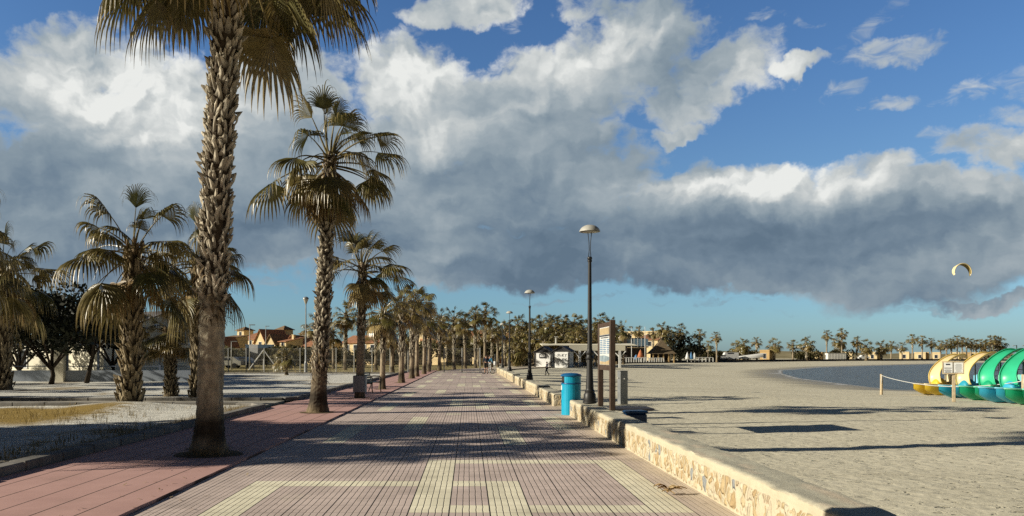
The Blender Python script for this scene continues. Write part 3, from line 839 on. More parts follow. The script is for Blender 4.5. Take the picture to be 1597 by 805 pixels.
# ------------------------------------------------------------------ rubble wall along the beach
def mat_stone():
    m, nt, b = new_mat('rubble_stone')
    P = worldpos(nt); c = attr(nt)
    n = noise(nt, P, 9.0, 6, 0.65); f = noise(nt, P, 60.0, 4, 0.7)
    c = mixc(nt, 1.0, c, ramp(nt, n * 0.6 + f * 0.4, [(0.3, (0.72, 0.70, 0.68)), (0.68, (1.18, 1.17, 1.14))]), 'MULTIPLY')
    put(nt, b.inputs['Base Color'], c); b.inputs['Roughness'].default_value = 0.9; b.inputs['Specular IOR Level'].default_value = 0.15
    bump(nt, b, n * 0.6 + f * 0.5, 0.8, 0.012)
    return m
MAT['stone'] = mat_stone()
def mat_rubble():
    m, nt, b = new_mat('rubble_face')
    P = worldpos(nt); x, y, z = sep(nt, P)
    n = noise(nt, P, 11.0, 5, 0.65); f = noise(nt, P, 70.0, 4, 0.7); g = noise(nt, P, 2.3, 3, 0.6)
    wv = noise(nt, P, 7.0, 2, 0.5, col=True)
    w = vmth(nt, 'SCALE', vmth(nt, 'SUBTRACT', wv, (0.5, 0.5, 0.5)), scale=0.9)
    q = vmth(nt, 'ADD', vmth(nt, 'MULTIPLY', comb(nt, y + x, z, 0.0), (9.6, 5.0, 0)), w)
    e = voro(nt, q, 1.0, 'DISTANCE_TO_EDGE', dim='2D')
    cc = voro(nt, q, 1.0, 'F1', out='Color', dim='2D')
    q2 = vmth(nt, 'ADD', q, (0.10, -0.03, 0))
    e2 = voro(nt, q2, 1.0, 'DISTANCE_TO_EDGE', dim='2D')
    r, g_, b_ = sep(nt, cc)
    rough_edge = (n - 0.5) * 0.10
    stone = smooth(nt, e + rough_edge, 0.06, 0.13)
    top = smooth(nt, z + (g - 0.5) * 0.05, 0.345, 0.325); bot = smooth(nt, z + (n - 0.5) * 0.05, 0.01, 0.05)
    plast = smooth(nt, g_, 0.93, 0.80)                     # some stones stay under the mortar
    mask = stone * top * bot * plast
    sc = ramp(nt, r, [(0.0, (0.46, 0.34, 0.19)), (0.18, (0.58, 0.48, 0.31)), (0.35, (0.50, 0.39, 0.23)), (0.5, (0.64, 0.58, 0.44)), (0.64, (0.54, 0.43, 0.26)), (0.78, (0.58, 0.51, 0.38)), (0.9, (0.47, 0.38, 0.26)), (0.96, (0.30, 0.32, 0.33))], 'CONSTANT')
    mort = ramp(nt, g * 0.5 + f * 0.5, [(0.3, (0.50, 0.43, 0.30)), (0.7, (0.66, 0.59, 0.44))])
    sc = mixc(nt, 1.0, sc, ramp(nt, n * 0.6 + f * 0.4, [(0.32, (0.68, 0.67, 0.66)), (0.66, (1.2, 1.19, 1.16))]), 'MULTIPLY')
    c = mixc(nt, mask, mort, sc)
    edge_shade = smooth(nt, mth(nt, 'ABSOLUTE', e + rough_edge - 0.075), 0.030, 0.0) * smooth(nt, e2 - e, 0.0, 0.05) * top * bot * plast * smooth(nt, b_, 0.25, 0.4)
    c = mixc(nt, edge_shade * 0.9, c, (0.10, 0.06, 0.03))  # thin shadow painted into the colour along one side of the stones
    put(nt, b.inputs['Base Color'], c); b.inputs['Roughness'].default_value = 0.9; b.inputs['Specular IOR Level'].default_value = 0.15
    bump(nt, b, mask * smooth(nt, e, 0.06, 0.30) * 1.2 + n * 0.35 + f * 0.18, 0.9, 0.022)
    return m
MAT['rubble'] = mat_rubble()
STONES = [(0.60, 0.44, 0.22), (0.68, 0.58, 0.38), (0.52, 0.36, 0.17), (0.72, 0.65, 0.47), (0.50, 0.34, 0.16), (0.62, 0.47, 0.26), (0.58, 0.47, 0.30), (0.58, 0.41, 0.21), (0.30, 0.33, 0.34), (0.64, 0.50, 0.28)]
MORTAR = (0.66, 0.55, 0.36); CAP = (0.60, 0.575, 0.46)
def wall_face(mb, face, u0, u1, h, du, seed):
    """face(u, z, out) gives a point; stones swell out of the mortar"""
    nu = max(3, int((u1 - u0) / du)); nz = max(4, int(h / du)); P = []; C = []
    for i in range(nu + 1):
        u = u0 + (u1 - u0) * i / nu; row = []; cr = []
        for j in range(nz + 1):
            z = h * j / nz
            wob = mnoise.noise(Vector((u * 6, z * 6, seed))) * 0.05
            q = Vector(((u + wob) * 7.5, (z + wob * .6) * 4.2, seed * 3.7))
            dd, pp = mnoise.voronoi(q)
            e = (dd[1] - dd[0])
            t = min(1, max(0, (e - 0.13) / 0.15)) * min(1, max(0, (h - 0.075 - z) / 0.03))
            hs = int(abs(pp[0].x * 12.9 + pp[0].y * 78.2 + pp[0].z * 3.1) * 97.3)
            pick = STONES[hs % len(STONES)]
            if (hs // 7) % 5 == 0: t *= 0.35
            t *= min(1, 0.3 + z / 0.08)
            out = 0.010 * t ** 0.6 + 0.010 * mnoise.noise(Vector((u * 9, z * 9, seed)))
            if j == nz: out -= 0.012
            c = lerp(MORTAR, pick, t * 0.9)
            if 0.09 < e < 0.22 and z < h - 0.09: c = lerp(c, (0.16, 0.10, 0.045), (0.85 if (hs // 3) % 3 else 0.25) * (1 - abs(e - 0.155) / 0.065))
            row.append(face(u, z, out)); cr.append(c)
        P.append(row); C.append(cr)
    mb.grid(P, 0, C)
def wall_section(y0, y1, h, x=2.72, th=0.46, du=0.025, seed=1, label=None):
    mb = MB()
    cx = lambda y: x + curve_x(y)
    root_y = (y0 + y1) / 2
    front = lambda u, z, o: (cx(u) - o - x, u - root_y, z)
    wall_face(mb, front, y0, y1, h, du, seed)
    near = lambda u, z, o: (cx(y0) + u - x, y0 - o - root_y, z)
    far = lambda u, z, o: (cx(y1) + th - u - x, y1 + o - root_y, z)
    wall_face(mb, near, 0, th, h, du * 1.2, seed + 5)
    wall_face(mb, far, 0, th, h, du * 1.2, seed + 9)
    # rounded cement top and back
    n = max(2, int((y1 - y0) / (du * 4))); P = []; C = []
    for i in range(n + 1):
        y = y0 + (y1 - y0) * i / n; row = []; cr = []
        for k, (dx, dz) in enumerate(((0.004, -0.004), (0.016, 0.010), (0.07, 0.014), (0.15, 0.010), (0.24, 0.012), (0.36, 0.012), (th, 0.006))):
            e = mnoise.noise(Vector((y * 3, dx * 6, seed)))
            row.append((cx(y) - x + dx + (0.012 * e if k < 2 or k == 6 else 0), y - root_y, h + dz + 0.014 * e * (k > 0) + 0.008 * mnoise.noise(Vector((y * 11, dx * 20, seed)))))
            e2 = mnoise.noise(Vector((y * 1.1, dx * 9, seed + 4)))
            cr.append(lerp(lerp((0.70, 0.62, 0.44), CAP, min(1, k / 2)), (0.72, 0.62, 0.48) if e2 > 0.25 and k > 1 else (0.50, 0.48, 0.39), min(1, max(0, 0.4 + 1.1 * e2))))
        P.append(row); C.append(cr)
    mb.grid(P, 1, C)
    mb.grid([[P[i][-1], (P[i][-1][0] + .01, P[i][-1][1], -.4)] for i in range(n + 1)], 1, [[C[i][-1]] * 2 for i in range(n + 1)])
    o = mb.build('stone_wall', [MAT['rubble'], MAT['stone']], angle=50, loc=(x, root_y, 0))
    return tag(o, label, 'wall', 'stone walls along the beach')
secs = [(-3, 14.35, .415, .022, 'low rubble stone wall section nearest the camera, running out of the picture'),
        (14.37, 21.55, .40, .028, 'rubble stone wall section carrying the near street lamp and the information board'),
        (25.6, 31.3, .37, .04, 'rubble stone wall section just beyond the gap behind the blue litter bin'),
        (31.33, 36.5, .42, .05, 'second stone wall section beyond the gap, one step higher than the piece before it'),
        (36.53, 41.6, .42, .06, 'stone wall section that carries the middle street lamp and ends at a dark gap'),
        (43.4, 49.5, .42, .08, 'stone wall section starting right after the dark gap past the middle lamp'),
        (49.6, 55.5, .46, .08, 'stone wall section of square blocks midway between the middle and far lamps'),
        (55.6, 62.0, .48, .1, 'stone wall section under the third street lamp'),
        (62.1, 69.5, .48, .1, 'short pale stone wall section just past the third street lamp'),
        (69.6, 79, .48, .12, 'farthest low stone wall section beside the person with the bicycle')]
for k, (a, b_, h, du, lab) in enumerate(secs):
    wall_section(a, b_, h, du=du, seed=k + 1, label=lab)

# ------------------------------------------------------------------ street lamps
MAT['iron'] = simple('black_iron', (0.022, 0.021, 0.020), 0.5, 0.25, 5, spec=0.5, dirt=0.3)
MAT['lampcap'] = simple('lamp_cap', (0.50, 0.49, 0.44), 0.5, 0.15, 4, spec=0.4, dirt=0.35)
MAT['lampin'] = simple('lamp_under', (0.45, 0.42, 0.34), 0.4, 0.1, 4)
MAT['steel'] = simple('grey_steel', (0.33, 0.34, 0.34), 0.42, 0.15, 4, metal=0.4, dirt=0.25)
def make_lamp(loc, label, H=4.45):
    r = empty('street_lamp', loc, 0, label, 'street lamp', 'street lamps on the beach wall')
    b = MB()
    b.lathe([(.175, 0), (.175, .05), (.155, .06), (.158, .10), (.150, .22), (.120, .27), (.128, .285), (.128, .305), (.108, .33), (.100, .36)], 16)
    b.build('base', MAT['iron'], r, angle=35)
    p = MB(); p.lathe([(.100, .35), (.088, .60), (.078, .90), (.072, 1.09), (.064, 1.32), (.060, 1.40), (.050, 2.5), (.042, H - .87)], 14)
    p.build('pole', MAT['iron'], r, angle=35)
    c = MB()
    c.lathe([(.070, 1.08), (.098, 1.10), (.104, 1.13), (.088, 1.16), (.078, 1.20), (.095, 1.23), (.100, 1.26), (.080, 1.30), (.068, 1.34)], 16)
    c.build('collar', MAT['iron'], r, angle=35)
    c = MB(); c.lathe([(.042, H - .93), (.058, H - .92), (.058, H - .885), (.046, H - .875), (.060, H - .855), (.062, H - .82), (.05, H - .80), (.02, H - .79)], 14)
    c.build('finial', MAT['iron'], r, angle=35)
    for s in (-1, 1):
        q = MB(); q.tube([(s * .030, 0, H - .82), (s * .014, 0, H - .62), (s * .020, 0, H - .42), (s * .040, 0, H - .25), (s * .048, 0, H - .14)], .009, 6)
        q.build('bracket', MAT['iron'], r, smooth=True)
    d = MB(); d.lathe([(.262, H - .172), (.258, H - .155), (.240, H - .115), (.205, H - .070), (.155, H - .035), (.090, H - .010), (.02, H)], 24, cap=True)
    d.build('lamp_shade', MAT['lampcap'], r, angle=50)
    u = MB(); u.lathe([(.240, H - .178), (.11, H - .186), (.02, H - .19)], 18); u.build('diffuser', MAT['lampin'], r, smooth=True)
    return r
l0 = make_lamp((3.02, 20.0, .425), 'tall black street lamp with a pale dome, nearest of the row on the wall')
copy_tree(l0, (3.02, 39.7, .44), .6, label='black dome street lamp second in the row, left of the white kiosk')
copy_tree(l0, (3.02, 59.3, .49), 1.1, label='small black dome street lamp third in the row, right of the person with the bicycle')
copy_tree(l0, (3.35, 79.5, .44), .2, label='farthest and smallest dome street lamp, among the palms at the end of the wall')

# tall lantern on the left, by the fence
r = empty('street_lamp', (gx(477, 72), 72, .05), 0, 'tall grey lamp post with a small lantern, standing by the wire fence on the left', 'street lamp')
p = MB(); p.lathe([(.16, 0), (.16, .9), (.12, .95), (.09, 1.1), (.06, 4), (.05, 6.2)], 12); p.build('pole', MAT['steel'], r, angle=35)
p = MB(); p.lathe([(.06, 6.2), (.22, 6.62), (.24, 6.66), (.24, 6.7)], 12); p.build('lantern', MAT['lampin'], r, angle=35)
p = MB(); p.lathe([(.28, 6.7), (.27, 6.76), (.15, 6.86), (.02, 6.9)], 12); p.build('lamp_shade', MAT['steel'], r, angle=35)

# ------------------------------------------------------------------ litter bin
MAT['binblue'] = simple('blue_plastic', (0.006, 0.36, 0.56), 0.35, 0.12, 3, spec=0.5, dirt=0.15)
MAT['bindark'] = simple('blue_lid', (0.01, 0.11, 0.27), 0.35, 0.12, 3, spec=0.5)
MAT['black'] = simple('black_rubber', (0.012, 0.012, 0.012), 0.6, 0.2, 3)
MAT['white'] = simple('white_paint', (0.78, 0.78, 0.76), 0.55, 0.06, 2, dirt=0.12)
r = empty('litter_bin', (2.80, 21.92, 0), R(-12), 'blue cylindrical litter bin with a hooded top, at the gap in the stone wall', 'litter bin')
b = MB(); n = 28; H = .98; rr = .265
# shell with the mouth cut on the promenade side
zs = [0.0, .02, .3, .6, .86]
for k in range(len(zs) - 1):
    for j in range(n):
        a, c = 2 * PI * j / n, 2 * PI * (j + 1) / n
        q = [rr + (.012 if z < .01 else 0) for z in zs]
        b.add([(rr * math.cos(a), rr * math.sin(a), zs[k]), (rr * math.cos(c), rr * math.sin(c), zs[k]), (rr * math.cos(c), rr * math.sin(c), zs[k + 1]), (rr * math.cos(a), rr * math.sin(a), zs[k + 1])], [(0, 1, 2, 3)])
for j in range(n):
    a, c = 2 * PI * j / n, 2 * PI * (j + 1) / n; mid = (a + c) / 2
    if abs(mid - PI * 1.06) < .80: continue
    b.add([(rr * math.cos(a), rr * math.sin(a), .86), (rr * math.cos(c), rr * math.sin(c), .86), (rr * math.cos(c), rr * math.sin(c), 1.06), (rr * math.cos(a), rr * math.sin(a), 1.06)], [(0, 1, 2, 3)])
b.build('body', MAT['binblue'], r, angle=40)
b = MB(); b.lathe([(.285, 1.05), (.288, 1.075), (.27, 1.10), (.16, 1.135), (.02, 1.145)], 28); b.build('lid', MAT['bindark'], r, angle=40)
b = MB(); b.lathe([(.25, .84), (.25, 1.05)], 20, cap=True); b.build('opening', MAT['black'], r, smooth=True)
b = MB()
for j in range(3):
    a0 = PI * 1.10 + (j - 1) * .12
    b.add([((rr + .004) * math.cos(a0 - .06), (rr + .004) * math.sin(a0 - .06), .68), ((rr + .004) * math.cos(a0 + .06), (rr + .004) * math.sin(a0 + .06), .68),
           ((rr + .004) * math.cos(a0 + .06), (rr + .004) * math.sin(a0 + .06), .80), ((rr + .004) * math.cos(a0 - .06), (rr + .004) * math.sin(a0 - .06), .80)], [(0, 1, 2, 3)])
b.build('sticker', MAT['white'], r)
b = MB(); b.lathe([(.266, .835), (.277, .845), (.277, .865), (.266, .875)], 28, cap=False); b.build('rim', MAT['bindark'], r, smooth=True)

# ------------------------------------------------------------------ information board on the wall
MAT['brown'] = simple('brown_wood', (0.075, 0.045, 0.028), 0.65, 0.3, 8, bmp=0.3, dirt=0.2)
MAT['paper'] = simple('board_paper', (0.74, 0.75, 0.72), 0.4, 0.08, 3, spec=0.5)
MAT['sky_print'] = simple('board_blue_print', (0.10, 0.24, 0.42), 0.4, 0.15, 8)
MAT['ink'] = simple('dark_ink', (0.03, 0.035, 0.05), 0.5, 0.1, 8)
MAT['sandprint'] = simple('board_tan_print', (0.55, 0.42, 0.24), 0.4, 0.25, 6)
MAT['seaprint'] = simple('board_sea_print', (0.30, 0.38, 0.42), 0.4, 0.3, 5)
r = empty('information_board', (3.13, 18.25, .41), 0, 'tall brown framed beach information board on two posts on the stone wall', 'sign')
for y, h in ((-.78, 1.98), (.78, 1.96)):
    b = MB(); b.box((0, y, h / 2), (.12, .11, h), ch=.012); b.build('post', MAT['brown'], r)
b = MB(); b.box((0, 0, 1.90), (.075, 1.445, .10)); b.box((0, 0, .93), (.075, 1.445, .12)); b.box((.022, 0, 1.415), (.02, 1.445, .85)); b.build('frame', MAT['brown'], r)
b = MB(); b.box((-.02, 0, 1.42), (.03, 1.40, .855)); pn = b.build('panel', MAT['paper'], r)
X = -.0385
b = MB(); b.box((X, 0, 1.755), (.006, 1.30, .15)); b.build('picture_band', MAT['sandprint'], pn)
b = MB(); b.box((X, 0, 1.655), (.006, 1.30, .03)); b.box((X, .0, 1.61), (.006, 1.0, .018)); b.build('heading', MAT['ink'], pn)
b = MB(); rng = random.Random(3)
for row in range(8):
    for col in range(3):
        y = -.45 + col * .45
        b.box((X, y, 1.555 - row * .042), (.006, rng.uniform(.25, .38), .018))
b.build('printed_text', MAT['sky_print'], pn)
b = MB(); b.poly([(X - .001, .62, 1.20), (X - .001, .62, 1.08), (X - .001, -.62, 1.02), (X - .001, -.62, 1.17), (X - .001, 0, 1.21)][::-1]); b.build('sea_map', MAT['seaprint'], pn)
b = MB(); b.poly([(X - .003, .62, 1.07), (X - .003, .62, 1.0), (X - .003, -.62, 1.0), (X - .003, -.62, 1.10), (X - .003, -.1, 1.06)][::-1]); b.build('beach_map', MAT['sandprint'], pn)

# ------------------------------------------------------------------ foot shower and boards on the sand
z0 = sand_z(5.55, 29)
r = empty('foot_shower', (gx(971, 29), 29, z0), R(12), 'grey steel foot shower pillar with push taps, standing on the sand', 'shower')
b = MB(); b.box((0, 0, .60), (.30, .26, 1.20), ch=.015); b.build('pillar', MAT['steel'], r)
b = MB(); b.box((0, 0, 1.212), (.32, .28, .025), ch=.006); b.build('cap', MAT['steel'], r)
for x, y, z in ((-.17, -.02, .96), (.17, -.02, .93), (.02, -.145, .93)):
    b = MB(); b.tube([(x * .8, y * .8, z), (x * 1.15, y * 1.15, z)], .028, 10); b.build('tap', MAT['lampcap'], r, angle=40)
MAT['duck'] = simple('dark_boards', (0.035, 0.035, 0.045), 0.7, 0.3, 8, bmp=0.3)
mb = MB(); z1 = sand_z(5.2, 26)
for k in range(7): mb.box((5.2, 25.3 + k * .17, z1 + .05), (1.3, .14, .05), ch=.01)
for k in (-.5, .5): mb.box((5.2 + k, 25.8, z1 + .012), (.08, 1.2, .045))
tag(mb.build('duckboard', MAT['duck']), 'low dark wooden duckboard lying on the sand behind the information board', 'duckboard')
MAT['navy'] = simple('navy_plastic', (0.012, 0.055, 0.14), 0.4, 0.15, 4, spec=0.5)
def blue_box(x, y, lab, rz):
    z = sand_z(x, y) + .01
    r = empty('storage_box', (x, y, z), rz, lab, 'plastic box')
    b = MB(); b.box((0, 0, .21), (.44, .36, .42), ch=.03); b.build('body', MAT['navy'], r, angle=30)
    b = MB(); b.box((0, 0, .455), (.48, .40, .07), ch=.025); b.build('lid', MAT['navy'], r, angle=30)
blue_box(3.76, 18.1, 'dark blue plastic box behind the stone wall, right of the information board', R(10))

# dry palm husk on the paving
MAT['husk'] = leaf_material('dry_husk', 0.1, 0.7, 0.2)
mb = MB(); rng = random.Random(9)
for k in range(9):
    a = rng.uniform(-.5, .5) + (0 if k % 2 else PI); L = rng.uniform(.10, .24); w = rng.uniform(.02, .045)
    p = Vector((rng.uniform(-.05, .05), rng.uniform(-.05, .05), .015 + k * .008)); d = Vector((math.cos(a), math.sin(a) * .6, rng.uniform(0, .35))).normalized(); s = Vector((-d.y, d.x, 0)).normalized()
    vs = []
    for j in range(5):
        t = j / 4; q = p + d * L * t + Vector((0, 0, .03 * math.sin(t * PI)))
        ww = w * math.sin(PI * (0.2 + 0.75 * t)); vs += [q - s * ww + Vector((0, 0, .012)), q, q + s * ww + Vector((0, 0, .012))]
    c = lerp((.25, .13, .05), (.62, .47, .26), rng.random())
    mb.add(vs, [(j * 3 + i, j * 3 + i + 1, j * 3 + i + 4, j * 3 + i + 3) for j in range(4) for i in range(2)], 0, c)
tag(mb.build('palm_husk', MAT['husk'], loc=(2.33, 9.25, 0.0), smooth=False), 'dry brown palm husk lying on the cream paving near the wall', 'palm husk')
# ------------------------------------------------------------------ the palms one by one
PG = 'palms lining the promenade'
# nearest, trunk leaning slightly, crown above the picture
tm = trunk(11, 8.7, .195, .195, boots_from=2.45, nb=13, step=.098, lean=(.40, .05), flare=.62, boot=1.15, curve=-.07, skirt=2.4, smooth_col=(.44, .39, .30), boot_col=(.66, .60, .49), base_shag=True)
cm = crown(21, 64, 1.55, 1.25, 30, 7, 1.45, (.3, .1, 0), dead=0, tmin=35, tmax=112, wild=.15)
make_palm((-4.15, 12.8, .02), tm, cm, (.44, .05, 8.7), 'nearest and tallest palm, with thick rough trunk and a crown cut by the top edge', PG)
tm = trunk(12, 7.15, .21, .155, boots_from=1.2, nb=12, step=.105, lean=(.36, 0), flare=.55, boot=1.0, skirt=1.6, smooth_col=(.20, .165, .12))
cm = crown(5, 34, 1.22, 1.12, 26, 8, 1.6, (.42, .1, 0), dead=12, tmin=4, tmax=122, wild=.65)
make_palm((-4.2, 22.3, .02), tm, cm, (.36, 0, 7.15), 'second palm along the promenade, whole crown of brown hanging fans against the clouds', PG)
tm = trunk(13, 4.95, .16, .135, boots_from=2.4, nb=10, step=.12, lean=(.12, 0), flare=.35, boot=.9, skirt=.5, smooth_col=(.40, .34, .26))
cm = crown(33, 34, 1.0, .95, 22, 7, 1.3, (.85, .1, 0), dead=5, tmin=5, tmax=112, wild=.9)
make_palm((-4.08, 30, .02), tm, cm, (.12, 0, 4.95), 'third promenade palm, pale trunk wrapped in grey sheet metal at its foot', PG)
tm = trunk(14, 4.85, .26, .21, boots_from=.05, nb=11, step=.13, lean=(.12, 0), flare=.5, boot=1.7, skirt=.4, boot_col=(.42, .35, .24))
cm = crown(47, 30, 1.35, 1.35, 26, 8, 1.9, (.25, 0, 0), dead=11, tmin=2, tmax=128, green=.9, wild=1.15)
make_palm((gx(203, 25.2), 25.2, .08), tm, cm, (.12, 0, 4.85), 'stout palm with shaggy trunk in the white gravel bed, left of the nearest palm', 'palms in the gravel bed')
L1 = bpy.data.objects[[o.name for o in bpy.data.objects if o.name.startswith('palm_tree')][-1]]
copy_tree(L1, (gx(292, 27.5), 28.6, .06), 2.1, (.8, .8, 1.02), 'tall dark crowned palm partly hidden behind the nearest trunk', 'palms in the gravel bed')
copy_tree(L1, (gx(267, 31), 31, .06), 4.0, (.72, .72, .52), 'short palm with pale green fans and black trunk, just left of the nearest trunk', 'palms in the gravel bed')
copy_tree(L1, (gx(3, 36.7), 36.7, .06), 1.0, (1.15, 1.15, 1.12), 'dark palm at the left edge of the picture', 'palms in the gravel bed')
copy_tree(L1, (gx(-25, 41), 41, .06), 5.0, (1.1, 1.1, 1.0), 'dark palm cut off by the left edge, behind the one at that edge', 'palms in the gravel bed')
copy_tree(L1, (gx(-75, 30), 30, .06), 3.0, (1.1, 1.1, 1.25), 'palm just outside the left edge whose fans reach into the picture', 'palms in the gravel bed')

# variants shared by the many palms farther off
def variant(seed, H, r0, r1, bf, n, seg, st, det, dead, wind, pet=1.0, blade=.9, tcol=(.36, .30, .22), boot=1.0, tmax=118):
    t = trunk(seed, H, r0, r1, boots_from=bf, nb=8 if det else 6, step=.15 if det else .30, lean=(.1, 0), flare=.45, boot=boot * (1.2 if det else 1.6), detail=det, skirt=False, smooth_col=tcol)
    c = crown(seed * 7, int(n * 1.25), pet, blade, seg, st, 1.5, wind, wild=.9 if det else .5, dead=dead, detail=det, tmin=6, tmax=tmax)
    return (t.mesh('palm_trunk', MAT['trunk'], False), c.mesh('palm_crown', MAT['leaf'], False), H)
MID = [variant(51, 4.2, .16, .135, 1.9, 28, 14, 5, 1, 7, (.7, 0, 0)), variant(52, 4.4, .165, .14, 1.2, 30, 14, 5, 1, 8, (.4, 0, 0)),
       variant(53, 4.6, .16, .13, 2.3, 26, 14, 5, 1, 6, (.6, .2, 0)), variant(54, 4.4, .18, .15, 1.5, 32, 14, 5, 1, 11, (.5, -.1, 0))]
FAR = [variant(61, 6.4, .20, .13, 3.4, 20, 8, 3, 0, 2, (.2, 0, 0), 1.0, 1.0), variant(62, 6.4, .22, .15, 3.2, 24, 8, 3, 0, 5, (.3, 0, 0), .9, 1.0, tmax=125),
       variant(63, 6.0, .24, .18, 1.0, 30, 8, 3, 0, 12, (.2, 0, 0), 1.1, 1.1, tmax=140)]
def place(var, x, y, z, top, label, group, rz=0.0, cs=1.0):
    """top: height of the crown's heart above the ground; cs: crown size"""
    tm, cm, H = var
    r = empty('palm_tree', (x, y, z), rz, label, 'palm tree', group)
    t = bpy.data.objects.new('trunk', tm); COL.objects.link(t); t.parent = r; t.scale = (cs, cs, top / H)
    c = bpy.data.objects.new('crown', cm); COL.objects.link(c); c.parent = r; c.location = (.1 * cs, 0, top); c.scale = (cs, cs, cs)
    return r
rng = random.Random(77)
place(MID[0], -4.1, 38, .02, 3.75, 'fourth promenade palm, short, with a dark base, just right of the bench', PG, 0, .82)
place(MID[3], -3.95, 47, .02, 4.5, 'fifth promenade palm, trunk black at its foot', PG, 1.1, .9)
place(MID[1], -4.0, 56.2, .02, 5.35, 'sixth promenade palm, its crown standing above those beside it', PG, .5, 1.0)
place(MID[2], -4.0, 61.6, .02, 5.6, 'seventh promenade palm, close behind the sixth with touching crowns', PG, .9, 1.0)
place(MID[0], -3.9, 70, .02, 5.1, 'eighth promenade palm, standing left of the white cylindrical bin', PG, .2, 1.0)
for k, (px, Y, top, lab) in enumerate([(685, 89, 5.6, 'promenade palm directly right of the far bench'), (708, 95, 6.0, 'second promenade palm right of the far bench'), (725.6, 102, 5.9, 'promenade palm two to the left of the person with the bicycle'),
                                  (741.5, 107, 6.9, 'promenade palm next to the left of the person with the bicycle'), (756, 111, 7.6, 'tall slim palm rising directly behind the person with the bicycle'),
                                  (767, 114, 5.2, 'palm just right of the person with the bicycle'), (776, 117, 5.6, 'palm behind the third street lamp'), (788, 121, 5.5, 'palm with thick trunk to the right of the farthest lamp')]):
    place(MID[k % 4], gx(px, Y), Y, .02, top, lab, PG, k * 1.3, 1.05 if k != 4 else 1.15)
# second row in the gravel and by the fence
for k, (px, Y, top, cs, lab) in enumerate([(538, 90, 6.2, 1.15, 'palm with bare trunk behind the third promenade palm, by the fence'), (612, 76, 4.0, 1.05, 'palm between the fourth and fifth promenade palms, farther back'),
                                      (447, 66, 1.55, .72, 'very small young palm on the gravel edge, left of the second palm'), (669, 80, 5.0, 1.0, 'palm in the back row behind the white cylindrical bin'), (496, 92, 5.0, 1.1, 'palm hidden behind the second trunk, by the fence'),
                                      (520, 98, 4.6, 1.0, 'palm with low crown left of the third palm, by the fence'), (586, 88, 4.8, 1.0, 'palm seen between third and fourth promenade palms'), (633, 96, 4.2, 1.0, 'palm in the back row right of the fifth promenade palm'), (697, 118, 4.9, 1.0, 'palm behind the far bench'), (746, 125, 5.0, 1, 'back palm left of the person with the bicycle')]):
    place(MID[(k + 1) % 4], gx(px, Y), Y, .05, top, lab, 'palms by the wire fence', k * 2.1, cs)
# palms behind the kiosk
z = -.05; KG = 'palms behind the kiosk'
front = [(798, 518), (808.6, 503), (823, 512), (843, 500), (858, 500), (868, 504), (883, 499), (893, 501), (906, 503), (919, 516), (938, 498), (948, 504), (961, 512), (972, 508), (833, 521), (876, 516), (900, 521), (928, 512), (814, 530), (848, 527), (866, 530), (889, 532), (912, 531), (803, 541), (952, 524)]
front.sort()
names = ['first', 'second', 'third', 'fourth', 'fifth', 'sixth', 'seventh', 'eighth', 'ninth', 'tenth', 'eleventh', 'twelfth', 'thirteenth', 'fourteenth', 'fifteenth', 'sixteenth', 'seventeenth', 'eighteenth', 'nineteenth', 'twentieth', 'twenty-first', 'twenty-second', 'twenty-third', 'twenty-fourth', 'twenty-fifth', 'twenty-sixth', 'twenty-seventh', 'twenty-eighth', 'twenty-ninth', 'thirtieth', 'thirty-first', 'thirty-second']
for k, (px, py) in enumerate(front):
    Y = rng.uniform(138, 165) if py < 515 else rng.uniform(128, 137)
    top = gz(py + 5, Y) + .05
    place(FAR[2] if k % 3 else MID[k % 4], gx(px, Y), Y, z, top, names[k] + ' palm from the left in the grove behind the white kiosk', KG, k * 1.7, rng.uniform(1.15, 1.4))
# far shore
far = [(996, 516, 225, 1), (1019, 519, 225, 1), (1033, 513, 215, 2), (1061, 516, 216, 2), (1045, 524, 212, 2), (1091, 521, 214, 0), (1104, 539, 230, 0), (1118, 525, 205, 0), (1149, 542, 245, 2), (1159.5, 538, 240, 2), (1180.5, 533, 245, 0),
       (1207.5, 538, 262, 2), (1236.5, 537.5, 270, 0), (1258, 535, 262, 2), (1289, 522, 285, 0), (1313, 519, 285, 0), (1310, 532, 290, 2), (1336, 532, 290, 1), (1351, 540, 285, 2), (1374.5, 541, 290, 2), (1389.7, 539, 300, 0), (1407, 541, 305, 0),
       (1423, 528.5, 315, 0), (1438, 530.5, 318, 0), (1453, 534, 320, 0), (1466.7, 538, 325, 0), (1476, 537, 328, 0), (1484, 535, 330, 1), (1492.5, 530.5, 333, 0), (1500.6, 533, 336, 0), (1507.7, 534, 339, 0), (1514, 535, 342, 0), (1522, 537, 345, 0),
       (1530, 536, 348, 0), (1536.4, 537, 351, 1), (1545.5, 530.5, 355, 1), (1552, 530.5, 358, 0), (1557.5, 533.5, 360, 2)]
nw = names + ['thirty-third', 'thirty-fourth', 'thirty-fifth', 'thirty-sixth', 'thirty-seventh', 'thirty-eighth', 'thirty-ninth', 'fortieth']
for k, (px, py, Y, v) in enumerate(sorted(far)):
    x = gx(px, Y); zz = sand_z(x, Y) + .1
    h = gz(py, Y) - zz
    cs = (1.25 if v == 2 else 1.05) * (Y / 260) ** .8 * 1.2
    place(FAR[v], x, Y, zz, h, nw[k] + ' palm from the left in the line along the far shore', 'palms along the far shore', k * 2.2, cs)

